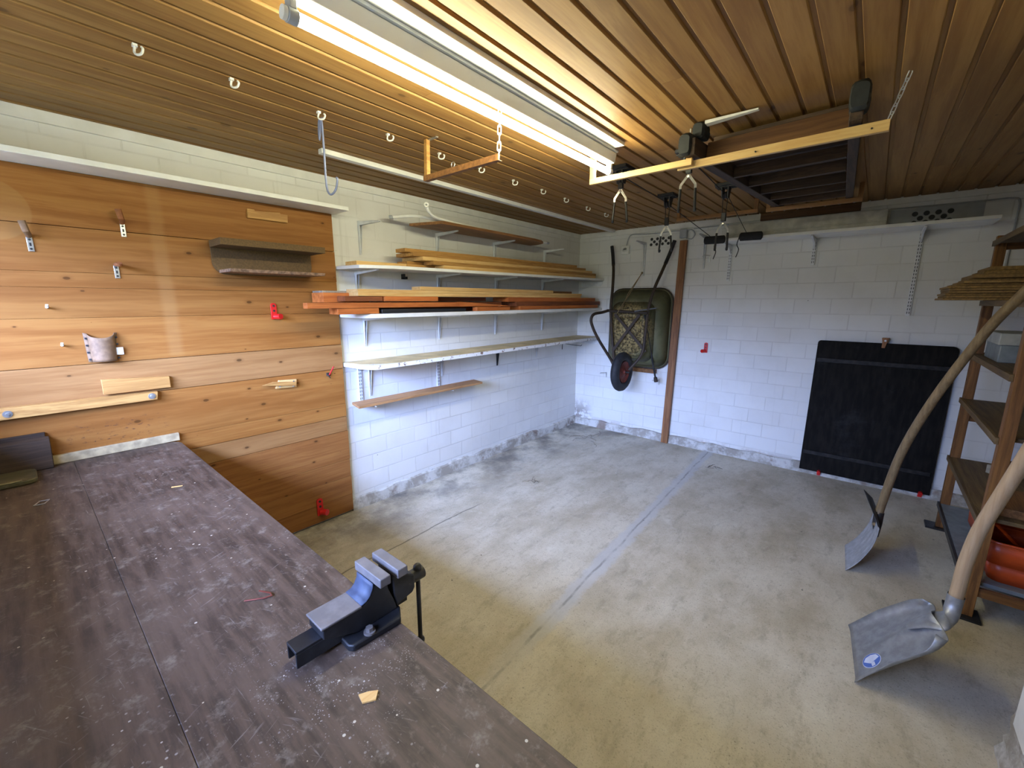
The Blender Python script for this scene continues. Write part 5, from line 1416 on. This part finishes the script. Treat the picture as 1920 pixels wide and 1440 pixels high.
# round sticker on the pan
def on_blade(u, vv, d=0.0026):
    i, j = u * NU, vv * NV
    i0, j0 = min(int(i), NU - 1), min(int(j), NV - 1)
    a, b = i - i0, j - j0
    p = Vector(rows[i0][j0]).lerp(Vector(rows[i0 + 1][j0]), a).lerp(Vector(rows[i0][j0 + 1]).lerp(Vector(rows[i0 + 1][j0 + 1]), a), b)
    return p + nrm * d
def decal(pts, d):
    m_ = MB(); c = on_blade(0.21, 0.27, d)
    n_ = len(pts)
    q = [on_blade(0.21 + a, 0.27 + b, d) for a, b in pts]
    m_.add(q + [p - nrm * 0.0006 for p in q], [tuple(range(n_)), tuple(range(n_, 2 * n_))[::-1]] + [(i, (i + 1) % n_, n_ + (i + 1) % n_, n_ + i) for i in range(n_)])
    return m_
circ = lambda ru, rv, n_=28: [(ru * math.cos(2 * math.pi * k / n_), rv * math.sin(2 * math.pi * k / n_)) for k in range(n_)]
st = obj('round_sticker', decal(circ(0.105, 0.112), 0.0020), PM['sticker_white'], t)
obj('sticker_disc', decal(circ(0.098, 0.104), 0.0030), PM['sticker_blue'], st)
obj('sticker_print', decal([(-0.085, 0.0), (-0.06, 0.055), (0.0, 0.082), (0.06, 0.070), (0.088, 0.02), (0.045, -0.012), (0.012, -0.03), (-0.012, -0.05)], 0.0040), PM['sticker_white'], st)
obj('price_label', decal([(-0.005, -0.045), (0.032, -0.035), (0.040, -0.095), (0.003, -0.104)], 0.0048), PM['sticker_white'], st)

# far shovel: ribbed snow pusher seen from the side
t = thing('snow_shovel', 'grey ribbed snow shovel with worn handle leaning at the rack', 'shovel', (2.78, -1.38, 0.0))
A0, A1 = Vector((2.706, -1.522, 0.002)), Vector((2.690, -1.215, 0.002))
prof = [(0.0, 0.0), (0.025, 0.035), (0.052, 0.080), (0.076, 0.130), (0.094, 0.185), (0.103, 0.240), (0.106, 0.290)]
rows = []
NV = 40
for (du, dz) in [tuple(v) for v in [(a, b) for a, b in [(q.x, q.y) for q in smooth_path([(a, b, 0) for a, b in prof], 3)]]]:
    row = []
    for j in range(NV + 1):
        vv = j / NV
        rib = 0.004 * max(0.0, math.cos(vv * 2 * math.pi * 5)) ** 3 * min(1.0, max(0.0, (dz - 0.07) / 0.05))
        row.append(A0.lerp(A1, vv) + Vector((du - rib, 0, dz)))
    rows.append(row)
obj('blade', MB().grid(rows), PM['alu_far'], t, solid=0.003, smooth=60)
rows = []
for j in range(13):
    vv = j / 12
    base_ = A0.lerp(A1, vv) + Vector((0.106, 0, 0.290))
    hh = 0.012 + 0.075 * vv ** 1.3
    rows.append([base_, base_ + Vector((-0.25 * hh, 0.0, hh * 0.55)), base_ + Vector((-0.75 * hh, 0.0, hh))])
obj('top_flange', MB().grid(rows), PM['black_steel'], t, solid=0.003)
path = smooth_path([(2.806, -1.352, 0.235), (2.8075, -1.338, 0.30), (2.8145, -1.335, 0.377), (2.848, -1.38, 0.678), (2.919, -1.46, 0.991), (3.029, -1.565, 1.336), (3.099, -1.628, 1.494), (3.108, -1.632, 1.515)], 5)
obj('handle', MB().tube(path, 0.0195, 16), PM['ash_old'], t)
obj('socket', MB().tube([(2.812, -1.362, 0.175), (2.8075, -1.348, 0.245), (2.8085, -1.333, 0.31)], [0.010, 0.0215, 0.0225], 16), PM['black_steel'], t)

# ------------------------------------------------------------------ litter on the floor
def sprig(x, y, label, r_, seed, mat='darkX'):
    random.seed(seed); m_ = MB()
    for k in range(7):
        a = random.uniform(0, math.pi * 2)
        p = [(x + random.uniform(-r_, r_), y + random.uniform(-r_, r_), 0.004)]
        for i in range(4):
            a += random.uniform(-0.7, 0.7)
            p.append((p[-1][0] + math.cos(a) * r_ * 0.5, p[-1][1] + math.sin(a) * r_ * 0.5, 0.004 + random.uniform(0, 0.008)))
        m_.tube(smooth_path(p, 3), 0.0010, 5)
    o = solo('dry_twig', m_, PM[mat], label, 'twig')
sprig(0.42, -0.42, 'loops of dry wire and twig on the floor near the far corner', 0.11, 3)
sprig(1.72, -0.42, 'little clump of dry grass on the floor beside the joint end', 0.04, 5)
sprig(0.68, -1.72, 'single dry leaf lying on the floor below the shelves', 0.03, 8)
t0 = None
